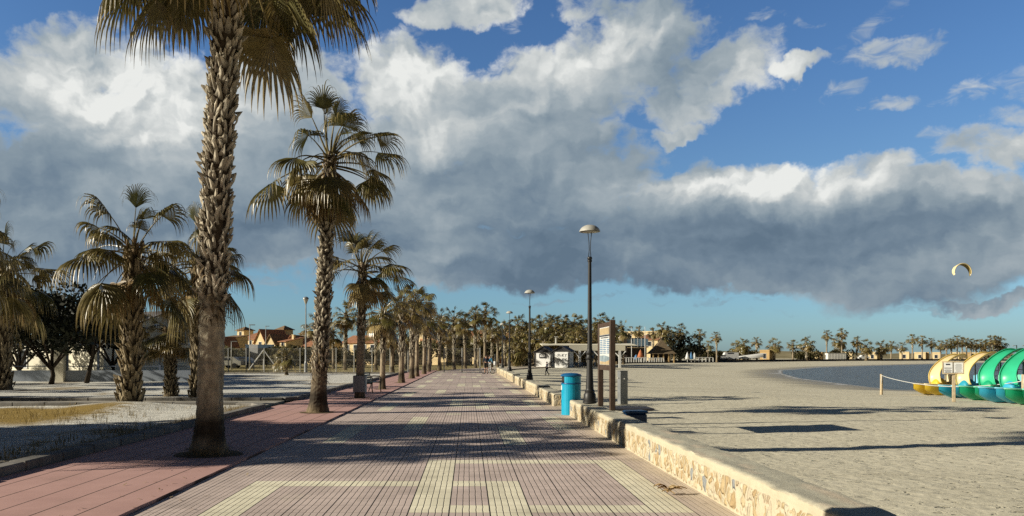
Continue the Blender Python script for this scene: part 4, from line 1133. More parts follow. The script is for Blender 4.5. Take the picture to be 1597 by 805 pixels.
# palms left of the camera whose shadows cross the promenade
off = [(-11.0, 11.9, 4.8), (-11.3, 14.8, 5.0), (-14.5, 15.6, 6.3), (-17, 10.3, 6.4), (-18.5, 13.6, 6.8), (-20, 27.0, 5.6), (-32, 33, 6.0), (-30, 26, 5.5), (-38, 41, 6.2), (-36, 48, 5.6), (-44, 55, 6.0), (-41, 35, 6.5), (-47, 62, 6)]
for k, (x, y, h) in enumerate(off):
    place(MID[k % 4], x, y, .05, h, 'palm in the gravel bed beyond the left edge, seen only by its shadow', 'palms left of the picture', k * 1.9, 1.15)
place(MID[0], -4.15, 4.55, .02, 7.0, 'promenade palm beside the camera, seen only by its trunk shadow', PG, 0, 1.1)

# ------------------------------------------------------------------ shrubs and dark trees
LEFT_TREES = True
def leaf_cloud(mb, rng, c, r, n, size, cols, flat=1.0):
    for _ in range(n):
        while True:
            p = Vector((rng.uniform(-1, 1), rng.uniform(-1, 1), rng.uniform(-1, 1)))
            if p.length < 1 and p.length > 0.35: break
        p = Vector((p.x * r[0], p.y * r[1], p.z * r[2])) + Vector(c)
        a = Vector((rng.gauss(0, 1), rng.gauss(0, 1), rng.gauss(0, 1) * flat)).normalized(); b = a.cross(Vector((rng.gauss(0, 1), rng.gauss(0, 1), rng.gauss(0, 1)))).normalized()
        s = size * rng.uniform(.5, 1.4)
        mb.add([p - a * s, p + b * s * .5, p + a * s, p - b * s * .5], [(0, 1, 2, 3)], 0, lerp(cols[0], cols[1], rng.random()))
def tree(name, loc, H, R_, seed, cols, label, group=None, lobes=9, n=260, size=.18, trunk_h=.35, squash=.7, cat='tree', lean=0.0):
    rng = random.Random(seed)
    r = empty(name, loc, 0, label, cat, group)
    t = MB(); th = H * trunk_h
    if th > 0.3:
        t.tube([(0, 0, 0), (.1 + lean * .3, 0, th * .5), (lean, .05, th), (lean + .1, 0, H * .7)], [.16, .12, .10, .04], 8, c=(.05, .038, .028))
        for k in range(6):
            a = k * 1.1 + rng.random(); t.tube([(lean * .8, 0, th * .8), (lean + math.cos(a) * R_ * .4, math.sin(a) * R_ * .4, th + (H - th) * .35), (lean + math.cos(a) * R_ * .75, math.sin(a) * R_ * .75, th + (H - th) * .55)], [.08, .05, .02], 6, c=(.05, .038, .028))
        t.build('trunk', MAT['trunk'], r, smooth=True)
    m = MB()
    for k in range(lobes):
        a = k * 2.4 + rng.random(); q = math.sqrt((k + .5) / lobes) * .75
        c = (lean + math.cos(a) * R_ * q, math.sin(a) * R_ * q, th + (H - th) * rng.uniform(.3, .8))
        rr = R_ * rng.uniform(.28, .48)
        f = rng.uniform(.6, 1.3); cc = [tuple(v * f for v in x) for x in cols]
        leaf_cloud(m, rng, c, (rr, rr, rr * squash), n, size, cc)
    m.build('crown' if th > 0.3 else 'foliage', MAT['foliage'], r)
    return r
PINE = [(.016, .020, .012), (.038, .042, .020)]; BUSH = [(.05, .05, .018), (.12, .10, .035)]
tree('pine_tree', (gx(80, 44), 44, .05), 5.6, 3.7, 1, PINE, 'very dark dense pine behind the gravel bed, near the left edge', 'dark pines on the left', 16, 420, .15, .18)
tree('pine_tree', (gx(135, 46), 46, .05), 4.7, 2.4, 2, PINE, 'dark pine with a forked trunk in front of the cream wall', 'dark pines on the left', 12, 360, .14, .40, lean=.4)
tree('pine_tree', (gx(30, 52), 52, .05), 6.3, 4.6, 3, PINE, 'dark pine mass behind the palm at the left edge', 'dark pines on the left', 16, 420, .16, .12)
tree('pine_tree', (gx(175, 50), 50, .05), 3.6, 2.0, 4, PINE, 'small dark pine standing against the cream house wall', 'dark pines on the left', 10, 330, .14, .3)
tree('pine_tree', (-14.8, 12.1, .05), 5.6, 2.3, 7, PINE, 'dense tree beyond the left edge, seen only by its shadow across the pavement', 'trees left of the picture', 14, 420, .16, .22)
tree('pine_tree', (-17.2, 14.6, .05), 6.2, 2.4, 8, PINE, 'dense tree beyond the left edge, seen only by its shadow across the pavement', 'trees left of the picture', 14, 420, .16, .22)
k = 0
for px, Y, H, rr, lab in [(350, 110, 2.7, 3.5, 'rounded tree left of the dark windscreen'), (338, 118, 2.7, 3, 'bush at the foot of the houses, left'), (432, 112, 2.7, 3.2, 'olive tree right of the dark windscreen'), (455, 108, 2.6, 3.4, 'tree below the small tower house'), (413, 125, 2.8, 3, 'tree rising behind the windscreen'),
                         (474, 112, 2.7, 3.2, 'tree behind the tall lamp post by the fence'), (398, 122, 2.7, 3, 'bush between the roofs and the windscreen'), (510, 115, 2.7, 3, 'shrub behind the second trunk'), (545, 118, 2.7, 3, 'shrub left of the third palm by the fence'), (580, 120, 2.7, 3, 'shrub behind the third palm'),
                         (610, 128, 2.8, 3.4, 'hedge bush beyond the fence right of the fourth palm'), (640, 130, 4.0, 3.4, 'hedge bush beyond the fence behind the sixth palm'), (672, 135, 4.2, 3.2, 'bush in front of the cream villa'), (712, 140, 3.6, 3.4, 'bush under the villa balcony'),
                         (745, 138, 4.2, 3.8, 'dark shrubbery behind the cyclist'), (775, 142, 4.2, 4.0, 'dark shrubbery behind the third lamp'), (800, 145, 4.2, 4.0, 'shrubbery left of the kiosk'), (735, 150, 5.6, 4.4, 'high shrubbery filling the end of the promenade'), (765, 152, 5.2, 4.4, 'high shrubbery behind the farthest lamp'), (690, 150, 4.6, 4, 'shrubbery right of the villa')]:
    tree('shrub', (gx(px, Y), Y, 0), H, rr, 20 + k, BUSH, lab, 'shrubs beyond the fence', 7, 150, .26, 0.0 if H < 4.1 else .3, .8, 'shrub'); k += 1
for px, Y, H, rr, lab in [(830, 140, 5, 4.5, 'bushy undergrowth behind the left kiosk'), (862, 142, 5.4, 4.5, 'bushy undergrowth between the two kiosk roofs'), (900, 144, 5.4, 5, 'bushy undergrowth behind the white pergola'), (935, 146, 5.4, 5, 'bushy undergrowth behind the information board'),
                         (1062, 212, 7.6, 6, 'large dark green tree right of the thatched roof'), (1074, 214, 6, 5, 'lower dark tree right of the thatched roof'), (1160, 245, 3.4, 4, 'bush by the far shore, left of the white boat'), (1258, 268, 4.4, 5, 'bush by the far shore under a bushy palm'),
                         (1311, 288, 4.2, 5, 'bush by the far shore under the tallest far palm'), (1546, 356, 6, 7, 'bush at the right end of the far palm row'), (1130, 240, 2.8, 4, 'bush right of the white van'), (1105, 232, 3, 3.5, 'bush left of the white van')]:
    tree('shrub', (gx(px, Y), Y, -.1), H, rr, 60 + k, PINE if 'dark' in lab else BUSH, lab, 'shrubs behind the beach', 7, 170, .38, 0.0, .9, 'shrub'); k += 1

# dry grass tufts on the near bed
mb = MB(); rng = random.Random(5)
for _ in range(900):
    y = rng.uniform(17.5, 24.6); x = rng.uniform(-22, -8.0)
    if rng.random() < .3: x = rng.uniform(-7.6, -6.5); y = rng.uniform(9, 24)
    if mnoise.noise(Vector((x * .6, y * .6, 2))) < rng.uniform(-.35, .25): continue
    for b in range(7):
        a = rng.uniform(0, 6.28); L = rng.uniform(.06, .26); d = Vector((math.cos(a) * .5, math.sin(a) * .5, 1)).normalized(); p = Vector((x + rng.uniform(-.06, .06), y + rng.uniform(-.06, .06), .04)); s = Vector((-math.sin(a), math.cos(a), 0)) * .004
        q = p + d * L * .6; e = q + (d + Vector((math.cos(a) * .5, math.sin(a) * .5, -.2))) * L * .4
        c = lerp((.20, .14, .045), (.42, .32, .13), rng.random())
        mb.add([p - s, p + s, q + s * .8, q - s * .8, e], [(0, 1, 2, 3), (3, 2, 4)], 0, c)
tag(mb.build('dry_grass', MAT['foliage']), kind='stuff')
# ------------------------------------------------------------------ buildings
MAT['plaster'] = simple('cream_plaster', (0.76, 0.60, 0.35), 0.85, 0.12, 0.6, bmp=0.1, spec=0.1, dirt=0.25)
MAT['ochre'] = simple('ochre_plaster', (0.55, 0.38, 0.18), 0.85, 0.12, 0.6, spec=0.1, dirt=0.25)
MAT['pinkwall'] = simple('salmon_plaster', (0.52, 0.27, 0.15), 0.85, 0.12, 0.6, spec=0.1, dirt=0.25)
MAT['creamwall'] = simple('pale_plaster', (0.82, 0.77, 0.62), 0.85, 0.08, 0.6, spec=0.1, dirt=0.2)
def mat_tiles(name, a, b_):
    m, nt, b = new_mat(name); P = worldpos(nt)
    x, y, z = sep(nt, P)
    w = mth(nt, 'PINGPONG', (x + y * 0.37) / 0.22, 0.5) * 2.0
    n = noise(nt, P, 1.4, 5, 0.65)
    c = ramp(nt, n, [(0.3, a), (0.7, b_)])
    c = mixc(nt, (1.0 - w) * 0.5, c, tuple(q * 0.4 for q in a))
    put(nt, b.inputs['Base Color'], c); b.inputs['Roughness'].default_value = 0.85; b.inputs['Specular IOR Level'].default_value = 0.15
    bump(nt, b, w + n, 0.6, 0.04)
    return m
MAT['tiles'] = mat_tiles('terracotta_tiles', (0.36, 0.16, 0.085), (0.60, 0.32, 0.19))
MAT['tiles_brown'] = mat_tiles('brown_tiles', (0.22, 0.145, 0.085), (0.40, 0.27, 0.16))
MAT['slate'] = mat_tiles('grey_tiles', (0.13, 0.125, 0.13), (0.24, 0.23, 0.23))
MAT['window'] = simple('dark_glass', (0.03, 0.035, 0.045), 0.15, 0.1, 2, spec=0.6)
MAT['whitetrim'] = MAT['white']

def house(label, px, Y, w, d, h, roof='gable', rh=1.4, wall='plaster', rmat='tiles', rz=-R(32), wins=(), chim=False, z=0.0, over=.35, cat='house', name='house', group=None, axis='x'):
    """body with roof; wins: (u, z, w, h, face) on the front (-y) 'f' or the left (-x) 'l'"""
    r = empty(name, (gx(px, Y), Y, z), rz, label, cat, group)
    b = MB(); b.box((0, 0, h / 2), (w, d, h))
    if roof == 'gable':
        if axis == 'x':   # ridge along x, gables at the sides
            for s in (-1, 1): b.poly([(s * w / 2, -d / 2, h), (s * w / 2, d / 2, h), (s * w / 2, 0, h + rh)][::s])
        else:
            for s in (-1, 1): b.poly([(-w / 2, s * d / 2, h), (w / 2, s * d / 2, h), (0, s * d / 2, h + rh)][::-s])
    b.build('wall', MAT[wall], r)
    q = MB(); t = .14; o = over
    if roof == 'pyramid':
        e = [(-w / 2 - o, -d / 2 - o), (w / 2 + o, -d / 2 - o), (w / 2 + o, d / 2 + o), (-w / 2 - o, d / 2 + o)]
        vs = [(x, y, h + .01) for x, y in e] + [(x, y, h + .13) for x, y in e] + [(0, 0, h + rh)]
        q.add(vs, [(3, 2, 1, 0), (0, 1, 5, 4), (1, 2, 6, 5), (2, 3, 7, 6), (3, 0, 4, 7), (4, 5, 8), (5, 6, 8), (6, 7, 8), (7, 4, 8)])
    elif roof == 'gable':
        for s in (-1, 1):
            if axis == 'x':
                sl = rh / (d / 2)
                A = [(-w / 2 - o, s * (d / 2 + o), h - sl * o + .02), (w / 2 + o, s * (d / 2 + o), h - sl * o + .02), (w / 2 + o, 0, h + rh + .02), (-w / 2 - o, 0, h + rh + .02)]
            else:
                sl = rh / (w / 2)
                A = [(s * (w / 2 + o), -d / 2 - o, h - sl * o + .02), (s * (w / 2 + o), d / 2 + o, h - sl * o + .02), (0, d / 2 + o, h + rh + .02), (0, -d / 2 - o, h + rh + .02)]
            B = [(x, y, zz + t) for x, y, zz in A]
            q.add(A + B, [(3, 2, 1, 0), (4, 5, 6, 7), (0, 1, 5, 4), (1, 2, 6, 5), (2, 3, 7, 6), (3, 0, 4, 7)])
    elif roof == 'shed':     # falls towards the viewer
        A = [(-w / 2 - o, -d / 2 - o, h - .1), (w / 2 + o, -d / 2 - o, h - .1), (w / 2 + o, d / 2, h + rh), (-w / 2 - o, d / 2, h + rh)]
        B = [(x, y, zz + t) for x, y, zz in A]; q.add(A + B, [(3, 2, 1, 0), (4, 5, 6, 7), (0, 1, 5, 4), (1, 2, 6, 5), (2, 3, 7, 6), (3, 0, 4, 7)])
        b2 = MB()
        for s in (-1, 1): b2.poly([(s * w / 2, -d / 2, h - .05), (s * w / 2, d / 2, h - .05), (s * w / 2, d / 2, h + rh)][::s])
        b2.build('gable_wall', MAT[wall], r)
    else:                    # flat with parapet
        for x, y, a, c in ((0, -d / 2, w + .1, .2), (0, d / 2, w + .1, .2), (-w / 2, 0, .2, d - .1), (w / 2, 0, .2, d - .1)): q.box((x, y, h + .22), (a, c, .42))
        q.box((0, 0, h + .03), (w - .2, d - .2, .05)); rmat = wall
    rf = q.build('roof', MAT[rmat], r)
    if chim:
        c = MB(); c.box((w * .25, .2, h + rh * .8), (.5, .5, 1.5)); c.box((w * .25, .2, h + rh * .8 + .8), (.66, .66, .12)); c.build('chimney', MAT[wall], rf)
    for u, zz, ww, hh, f in wins:
        g = MB(); fr = MB()
        if f == 'f':
            g.box((u, -d / 2 - .01, zz), (ww, .06, hh)); 
            for a, c, e, k in ((u, zz + hh / 2 + .04, ww + .16, .08), (u, zz - hh / 2 - .04, ww + .2, .08)): fr.box((a, -d / 2 - .04, c), (e, .10, k))
            for s in (-1, 1): fr.box((u + s * (ww / 2 + .04), -d / 2 - .035, zz), (.08, .09, hh))
        else:
            g.box((-w / 2 - .01, u, zz), (.06, ww, hh)); fr.box((-w / 2 - .04, u, zz - hh / 2 - .04), (.10, ww + .2, .08)); fr.box((-w / 2 - .04, u, zz + hh / 2 + .04), (.10, ww + .16, .08))
        wn = g.build('window', MAT['window'], r); fr.build('frame', MAT['whitetrim'], wn)
    return r
VG = 'cream houses beyond the field'
H = lambda py, Y: gz(py, Y)
Y = 190
def W(px0, px1, Y): return (px1 - px0) / F_PX * Y
house('cream tower house with pyramid roof, leftmost of the three towers above the windscreen', 382.5, 192, W(375, 390, 192), 3, H(516, 192), 'pyramid', 1.0, rmat='tiles_brown', wins=[(0, H(521, 192), .7, .9, 'f'), (0, H(521, 192), .7, .9, 'l')], group=VG)
house('tallest cream tower house with wide pyramid roof, in the middle of the hamlet', 444, 188, W(436, 452, 188), 3, H(515, 188), 'pyramid', 1.1, rmat='tiles_brown', wins=[(-.5, H(520, 188), .6, .9, 'f'), (.6, H(520, 188), .6, .9, 'f')], group=VG)
house('cream tower house with pyramid roof, right behind the tall lamp post', 480, 195, W(472, 488, 195), 3, H(521.5, 195), 'pyramid', .9, rmat='tiles_brown', wins=[(0, H(526, 195), .8, .8, 'f')], group=VG)
house('low house with long terracotta roof between two towers', 402, 186, W(386, 420, 186), 7, H(530, 186), 'shed', 1.9, rmat='tiles', wins=[(-1.2, H(535, 186), .8, .9, 'f'), (1.4, H(535, 186), .8, .9, 'f')], chim=True, group=VG)
house('house with terracotta gable roof left of the tallest tower', 424, 180, W(410, 432, 180), 7, H(533, 180), 'gable', 2.6, rmat='tiles', axis='y', group=VG, wins=[(0, H(537, 180), .8, .9, 'f')])
house('cream house end with a steep brown gable, below the tallest tower', 438, 172, W(427, 449, 172), 6, H(538, 172), 'gable', 2.1, rmat='tiles_brown', axis='y', group=VG, wins=[(0, H(541, 172), .7, .8, 'f')])
house('small square cream house with terracotta shed roof, right of the steep gable', 454.5, 170, W(450, 463, 170), 5, H(533, 170), 'shed', .8, rmat='tiles', group=VG, wins=[(0, H(536, 170), .7, .8, 'f')], chim=True)
house('cream gabled house at the right end of the hamlet', 470, 174, W(460, 482, 174), 6, H(537, 174), 'gable', 1.8, rmat='tiles', axis='y', group=VG)
house('brown roofed house seen just right of the nearest trunk', 356, 165, W(338, 368, 165), 7, H(531, 165), 'shed', 1.0, rmat='tiles_brown', group=VG, wins=[(-1, H(536, 165), .8, .9, 'f')])
house('cream gable of a house low behind the bushes, right of the nearest trunk', 349, 150, W(343, 357, 150), 5, H(538, 150), 'gable', 1.4, rmat='tiles', axis='y', group=VG)
house('long low cream house behind the second palm', 505, 160, W(490, 530, 160), 6, H(540, 160), 'gable', 1.2, rmat='tiles', group=VG, wins=[(-1.5, H(545, 160), .9, 1, 'f'), (1.5, H(545, 160), .9, 1, 'f')])
house('cream villa seen between the third palm and the sixth', 580, 150, W(545, 615, 150), 7, H(535, 150), 'gable', 1.3, rmat='tiles', wins=[(u, H(543, 150), .9, 1.1, 'f') for u in (-3, -1, 1, 3)], group=VG)
house('low cream house behind the fourth and fifth palms', 625, 155, W(605, 650, 155), 7, H(538, 155), 'flat', 0, wins=[(u, H(546, 155), .9, 1.1, 'f') for u in (-1.6, .2, 2)], group=VG)
r = house('two storey cream villa with balcony behind the palm row', 687, 150, W(652, 722, 150), 8, H(518, 150), 'flat', 0, wins=[(u, H(524, 150), 1.0, 1.1, 'f') for u in (-3.2, 1.6, 3.3)] + [(u, H(545, 150), 1.2, 1.5, 'f') for u in (-3, -1, 2.8)], group=VG)
b = MB(); b.box((1.2, -4.5, H(536, 150)), (4.6, 1.2, .16)); b.box((1.2, -5.05, H(532, 150)), (4.6, .08, .7)); b.build('balcony', MAT['pinkwall'], r)
b = MB(); b.box((-.6, -4.02, 2.0), (1.5, .1, 2.6)); b.build('doorway', MAT['window'], r)
house('terracotta roofed house filling the gap left of the farthest lamp', 742, 165, W(722, 770, 165), 7, H(528, 165), 'gable', 1.5, rmat='tiles', wins=[(u, H(540, 165), .9, 1.2, 'f') for u in (-2, 0, 2)], group=VG)
r = house('salmon walled house with terracotta shed roof, left of the kiosk', 806, 172, W(795, 826, 172), 8, H(528, 172), 'gable', 2.6, wall='pinkwall', rmat='tiles', axis='y', group='houses behind the kiosk')
house('cream chimney tower on the salmon house, left of the second lamp', 810, 166, W(806, 814, 166), 1.2, H(515, 166), 'pyramid', .6, rmat='tiles', wins=[(0, H(518, 166), .4, .6, 'f')], over=.15, group='houses behind the kiosk', name='tower', cat='tower')
house('cream gabled house peeping over the palms above the kiosk roofs', 878, 175, W(858, 896, 175), 8, H(531, 175), 'gable', 1.6, rmat='tiles_brown', group='houses behind the kiosk')
# right of the board
house('cream house with terracotta roof behind the thatched pavilion', 1016, 235, W(1000, 1036, 235), 9, H(530, 235), 'shed', 1.5, wall='plaster', rmat='tiles', wins=[(u, H(536, 235), 1, 1.3, 'f') for u in (-1.5, 1)], group='houses behind the restaurant', z=-.1)
house('flat topped cream house with brown parapet, highest behind the restaurant', 1004, 250, W(975, 1030, 250), 9, H(519, 250), 'flat', 0, wins=[(u, H(525, 250), 1, 1.3, 'f') for u in (-3, 0, 3)], group='houses behind the restaurant', z=-.1)
for k, (px, Y, hgt, w, lab) in enumerate([(1152, 245, 3.0, 3.2, 'first cream beach hut from the left, beside the white boat'), (1194, 262, 3.2, 3.0, 'second cream beach hut from the left on the far shore'), (1201, 264, 2.6, 2.2, 'small cream hut just right of the second hut'), (1268, 285, 2.8, 3.4, 'cream hut right of the bushy far palm'), (1277, 286, 2.6, 2.6, 'small cream hut beside the long white container'),
                                          (1320, 296, 2.8, 4.4, 'wide cream hut right of the tallest far palms'), (1361, 305, 2.8, 3.2, 'cream hut between two short far palms'), (1368, 306, 2.8, 2.6, 'second of two cream huts standing close together'), (1410.5, 318, 2.9, 3.4, 'cream hut above the rope post'),
                                          (1435, 325, 2.8, 4.0, 'cream hut at the left end of the dense palm line'), (1443, 326, 2.8, 2.6, 'cream hut attached to the right of the hut at the dense palm line'), (1460, 332, 2.8, 3.6, 'cream hut above the first yellow slide'), (1490, 345, 2.8, 3.6, 'cream hut between the two yellow slides'), (1506, 350, 2.8, 3.4, 'cream hut left of the second yellow slide top'), (1518, 352, 2.8, 3.2, 'cream hut right of the second yellow slide top')]):
    x = gx(px, Y); zz = sand_z(x, Y) + .1
    house(lab, px, Y, w, 3, hgt, 'flat', 0, wall='ochre' if k % 3 == 1 else 'plaster', wins=[(0, hgt * .5, w * .3, hgt * .5, 'f')], z=zz, cat='beach hut', name='beach_hut', group='cream huts on the far shore')
# long white container + dark neighbour
x = gx(1303, 283); zz = sand_z(x, 283) + .1
r = empty('container', (x, 283, zz), 0, 'long white container by the far promenade, under the tallest far palm', 'container')
b = MB(); b.box((0, 0, 1.3), (6.5, 2.4, 2.6)); b.build('body', MAT['white'], r)
b = MB()
for k in range(12): b.box((-2.9 + k * .53, -1.22, 1.3), (.12, .05, 2.3))
b.build('ribs', MAT['lampcap'], r)
b = MB(); b.box((0, 0, 2.64), (6.7, 2.6, .08)); b.build('roof', MAT['steel'], r)

# far promenade wall
MAT['seawall'] = simple('dark_sea_wall', (0.10, 0.09, 0.08), 0.9, 0.4, 0.5, spec=0.1)
pts = [(957, 182), (1110, 214), (1200, 245), (1300, 278), (1400, 298), (1500, 322), (1597, 345), (1750, 385)]
mb = MB(); mt = MB()
for (pa, Ya), (pb, Yb) in zip(pts[:-1], pts[1:]):
    n = 10
    for k in range(n):
        f0, f1 = k / n, (k + 1) / n
        A = Vector((gx(pa, Ya) + (gx(pb, Yb) - gx(pa, Ya)) * f0, Ya + (Yb - Ya) * f0, 0)); B = Vector((gx(pa, Ya) + (gx(pb, Yb) - gx(pa, Ya)) * f1, Ya + (Yb - Ya) * f1, 0))
        c = (A + B) / 2; L = (B - A).length; a = math.atan2(B.y - A.y, B.x - A.x); zz = sand_z(c.x, c.y)
        mb.box((c.x, c.y, zz + .10), (L - .05, .5, 1.05), a)
tag(mb.build('sea_wall', MAT['seawall']), 'long dark low wall edging the far beach below the palms', 'wall')

# ------------------------------------------------------------------ kiosks and pergola
MAT['darkgrey'] = simple('dark_grey_paint', (0.028, 0.028, 0.032), 0.6, 0.2, 2)
MAT['panelwhite'] = simple('kiosk_white', (0.88, 0.88, 0.86), 0.6, 0.05, 1, dirt=0.12)
def kiosk(px0, px1, Y, pyw, pyp, pyb, lab, kind):
    z = gz(pyb, Y); w = W(px0, px1, Y) * 1.02; h = H(pyw, Y) - z; rh = H(pyp, Y) - H(pyw, Y)
    r = empty('kiosk', (gx((px0 + px1) / 2, Y), Y, z), -R(22), lab, 'kiosk', 'white kiosks on the sand'); d = 2.6
    b = MB(); b.box((0, d / 2, h / 2), (w - .12, d, h)); b.build('wall', MAT['panelwhite'], r)
    b = MB()
    for s in (-1, 1): b.poly([(-w / 2, d * (s > 0) - .02 * (s < 0), h), (w / 2, d * (s > 0) - .02 * (s < 0), h), (0, d * (s > 0) - .02 * (s < 0), h + rh)][::-s])
    b.build('gable', MAT['darkgrey'], r)
    q = MB(); o = .22; t = .10
    for s in (-1, 1):
        A = [(s * (w / 2 + o), -o, h - rh / (w / 2) * o), (s * (w / 2 + o), d + o, h - rh / (w / 2) * o), (0, d + o, h + rh), (0, -o, h + rh)]
        B = [(x, y, zz + t) for x, y, zz in A]; q.add(A + B, [(3, 2, 1, 0), (4, 5, 6, 7), (0, 1, 5, 4), (1, 2, 6, 5), (2, 3, 7, 6), (3, 0, 4, 7)])
    q.build('roof', MAT['darkgrey'], r)
    for s in (-1, 1):
        b = MB(); b.box((s * (w / 2 - .05), -.06, h / 2), (.14, .12, h)); b.build('corner_post', MAT['darkgrey'], r)
    b = MB(); b.box((0, -.06, h - .05), (w - .2, .1, .10)); b.build('eaves_board', MAT['darkgrey'], r)
    if kind == 'window':
        b = MB(); b.box((-.0, -.05, h * .76), (1.05, .1, .66)); wn = b.build('window', MAT['darkgrey'], r)
        b = MB(); b.box((-.0, -.105, h * .78), (.78, .03, .42)); b.build('pane', MAT['panelwhite'], wn)
    else:
        b = MB(); b.box((0, -.04, h * .46), (w - .42, .06, h * .9)); pn = b.build('panel', MAT['panelwhite'], r)
        b = MB(); b.box((0, -.07, .05), (w - .3, .1, .1)); b.build('threshold', MAT['darkgrey'], r)
        for k, zz in enumerate((h * .74, h * .50)):
            f = bpy.data.curves.new('lettering', 'FONT'); f.body = 'Pi-KY'; f.size = .62; f.align_x = 'CENTER'; f.align_y = 'CENTER'; f.extrude = .008; f.offset = 0
            tmp = bpy.data.objects.new('lettering', f); COL.objects.link(tmp); dg = bpy.context.evaluated_depsgraph_get(); dg.update(); me = bpy.data.meshes.new_from_object(tmp.evaluated_get(dg)); bpy.data.objects.remove(tmp)
            o = bpy.data.objects.new('lettering', me); COL.objects.link(o); o.parent = pn; o.rotation_euler = (R(90), 0, 0); o.location = (.12, -.082, zz); me.materials.clear(); me.materials.append(MAT['ink'])
    return r, w, h, z
kiosk(833, 860, 120, 549, 541, 574.5, 'left white kiosk with dark gable roof and a framed window', 'window')
kiosk(863.2, 888, 118, 547.3, 540.2, 575.3, 'right white kiosk with dark gable roof and two lines of lettering on its front', 'panel')
zk = gz(575.5, 124)
r = empty('pergola', (gx(888, 124), 124, zk), 0, 'white timber pergola terrace with braced posts right of the kiosks', 'pergola')
Lp = W(888, 975, 124); hp = H(547, 124) - zk
b = MB(); b.box((Lp / 2, 0, hp + .38), (Lp, .2, .76)); b.box((Lp / 2 - 1, 4.5, hp + .9), (Lp + 7, .2, .3)); b.build('fascia', MAT['creamwall'], r)
b = MB(); b.box((Lp / 2 - 1.2, 2.2, hp + .98), (Lp + 6, 4.6, .10), rot=Matrix.Rotation(R(4), 4, 'X')); b.build('roof', MAT['creamwall'], r)
for x in (1.6, 4.7, 7.8):
    b = MB(); b.box((x, 0, hp / 2), (.34, .3, hp)); p = b.build('post', MAT['white'], r)
    for s in (-1, 1):
        b = MB(); b.tube([(x + s * .1, 0, hp - .95), (x + s * .95, 0, hp - .02)], .085, 4); b.build('brace', MAT['white'], p)
b = MB(); b.tube([(-1.6, 4.2, hp + .9), (-1.6, 4.2, hp + 2.2)], .17, 10); b.box((-1.6, 4.2, hp + 2.25), (.6, .6, .12)); b.build('flue', MAT['lampcap'], r)
MAT['rail'] = simple('blue_rail', (0.10, 0.16, 0.24), 0.5, 0.2, 3)
for k, (px, lab) in enumerate([(893, 'dark blue terrace chair next to the right kiosk'), (900, 'dark blue terrace chair with a jacket on it, left of the pergola post'), (909, 'dark blue terrace chair under the pergola, right of its first post'), (930, 'blue terrace chair between the near lamp and the information board')]):
    c = empty('terrace_chair', (gx(px, 121.5), 121.5, zk), .3 * k, lab, 'chair', 'chairs on the kiosk terrace')
    b = MB(); b.box((0, 0, .46), (.5, .5, .06), ch=.02); b.build('seat', MAT['rail'], c)
    b = MB(); b.box((0, .24, .78), (.5, .05, .55), ch=.02); b.build('backrest', MAT['rail'], c)
    for sx in (-1, 1):
        for sy in (-1, 1):
            b = MB(); b.tube([(sx * .22, sy * .22, 0), (sx * .21, sy * .21, .44)], .022, 6); b.build('leg', MAT['rail'], c)
b = MB()
Lr = W(889, 912, 120)
for zz in (.45, .95): b.box((0, 0, zz), (Lr, .06, .07))
for k in range(7): b.box((-Lr / 2 + k * Lr / 6, 0, .5), (.07, .07, 1.0))
tag(b.build('railing', MAT['rail'], loc=(gx(900.5, 120), 120, zk)), 'low blue grey railing in front of the pergola terrace', 'railing')

# ------------------------------------------------------------------ restaurant, thatched pavilion, railings
MAT['darkwood'] = simple('dark_wood_cladding', (0.055, 0.040, 0.034), 0.8, 0.3, 1, bmp=0.2)
MAT['thatch'] = simple('thatch', (0.17, 0.125, 0.075), 0.95, 0.35, 2.5, bmp=0.6)
MAT['glassblue'] = simple('blue_tinted_glass', (0.16, 0.25, 0.33), 0.2, 0.2, 0.5, spec=0.6)
Yr = 196; zr = -.12
r = empty('restaurant', (gx(967, Yr), Yr, zr), 0, 'dark two storey beach restaurant with a row of blue glass panels, right of the board', 'restaurant')
w = W(956, 978, Yr); h = H(519.5, Yr) - zr
b = MB(); b.box((0, 3, h / 2), (w, 6, h)); b.build('tower', MAT['darkwood'], r)
b = MB(); b.box((0, 3, h + .1), (w + .3, 6.3, .25)); b.build('roof', MAT['darkgrey'], r)
wx0, wx1 = W(967, 978, Yr), W(967, 1012, Yr); cxm = (wx0 + wx1) / 2
b = MB(); b.box((cxm, 4.5, 1.9), (wx1 - wx0, 4, 3.8)); b.build('ground_floor', MAT['darkwood'], r)
b = MB(); b.box((cxm, 1.9, H(541, Yr) - zr), (wx1 - wx0, 3.2, .3)); b.build('terrace_slab', MAT['darkgrey'], r)
b = MB(); b.box((cxm, 5, H(534, Yr) - zr), (wx1 - wx0, 3, 2.3)); b.build('upper_floor', MAT['darkwood'], r)
for k in range(6):
    x = wx0 + (k + .5) * (wx1 - wx0) / 6; zz = H(534, Yr) - zr
    b = MB(); b.box((x, .35, zz), ((wx1 - wx0) / 6 * .72, .06, 1.75)); g = b.build('glass_panel', MAT['glassblue'], r)
    b = MB(); b.box((x - (wx1 - wx0) / 12, .35, zz), (.14, .12, 2.0)); b.build('mullion', MAT['white'], g)
zz = H(545, Yr) - zr
b = MB(); b.box((-.15, -.04, zz), (1.25, .12, 1.1)); wn = b.build('window', MAT['white'], r)
b = MB(); b.box((-.15, -.11, zz), (.85, .06, .6)); b.build('pane', MAT['window'], wn)
b = MB()
b.tube([(-1.35, -.1, zz + .75), (-.8, -.1, zz + 1.25), (-.15, -.1, zz + 1.45), (.5, -.1, zz + 1.25), (1.05, -.1, zz + .75)], .09, 6); b.build('arch_trim', MAT['creamwall'], r)
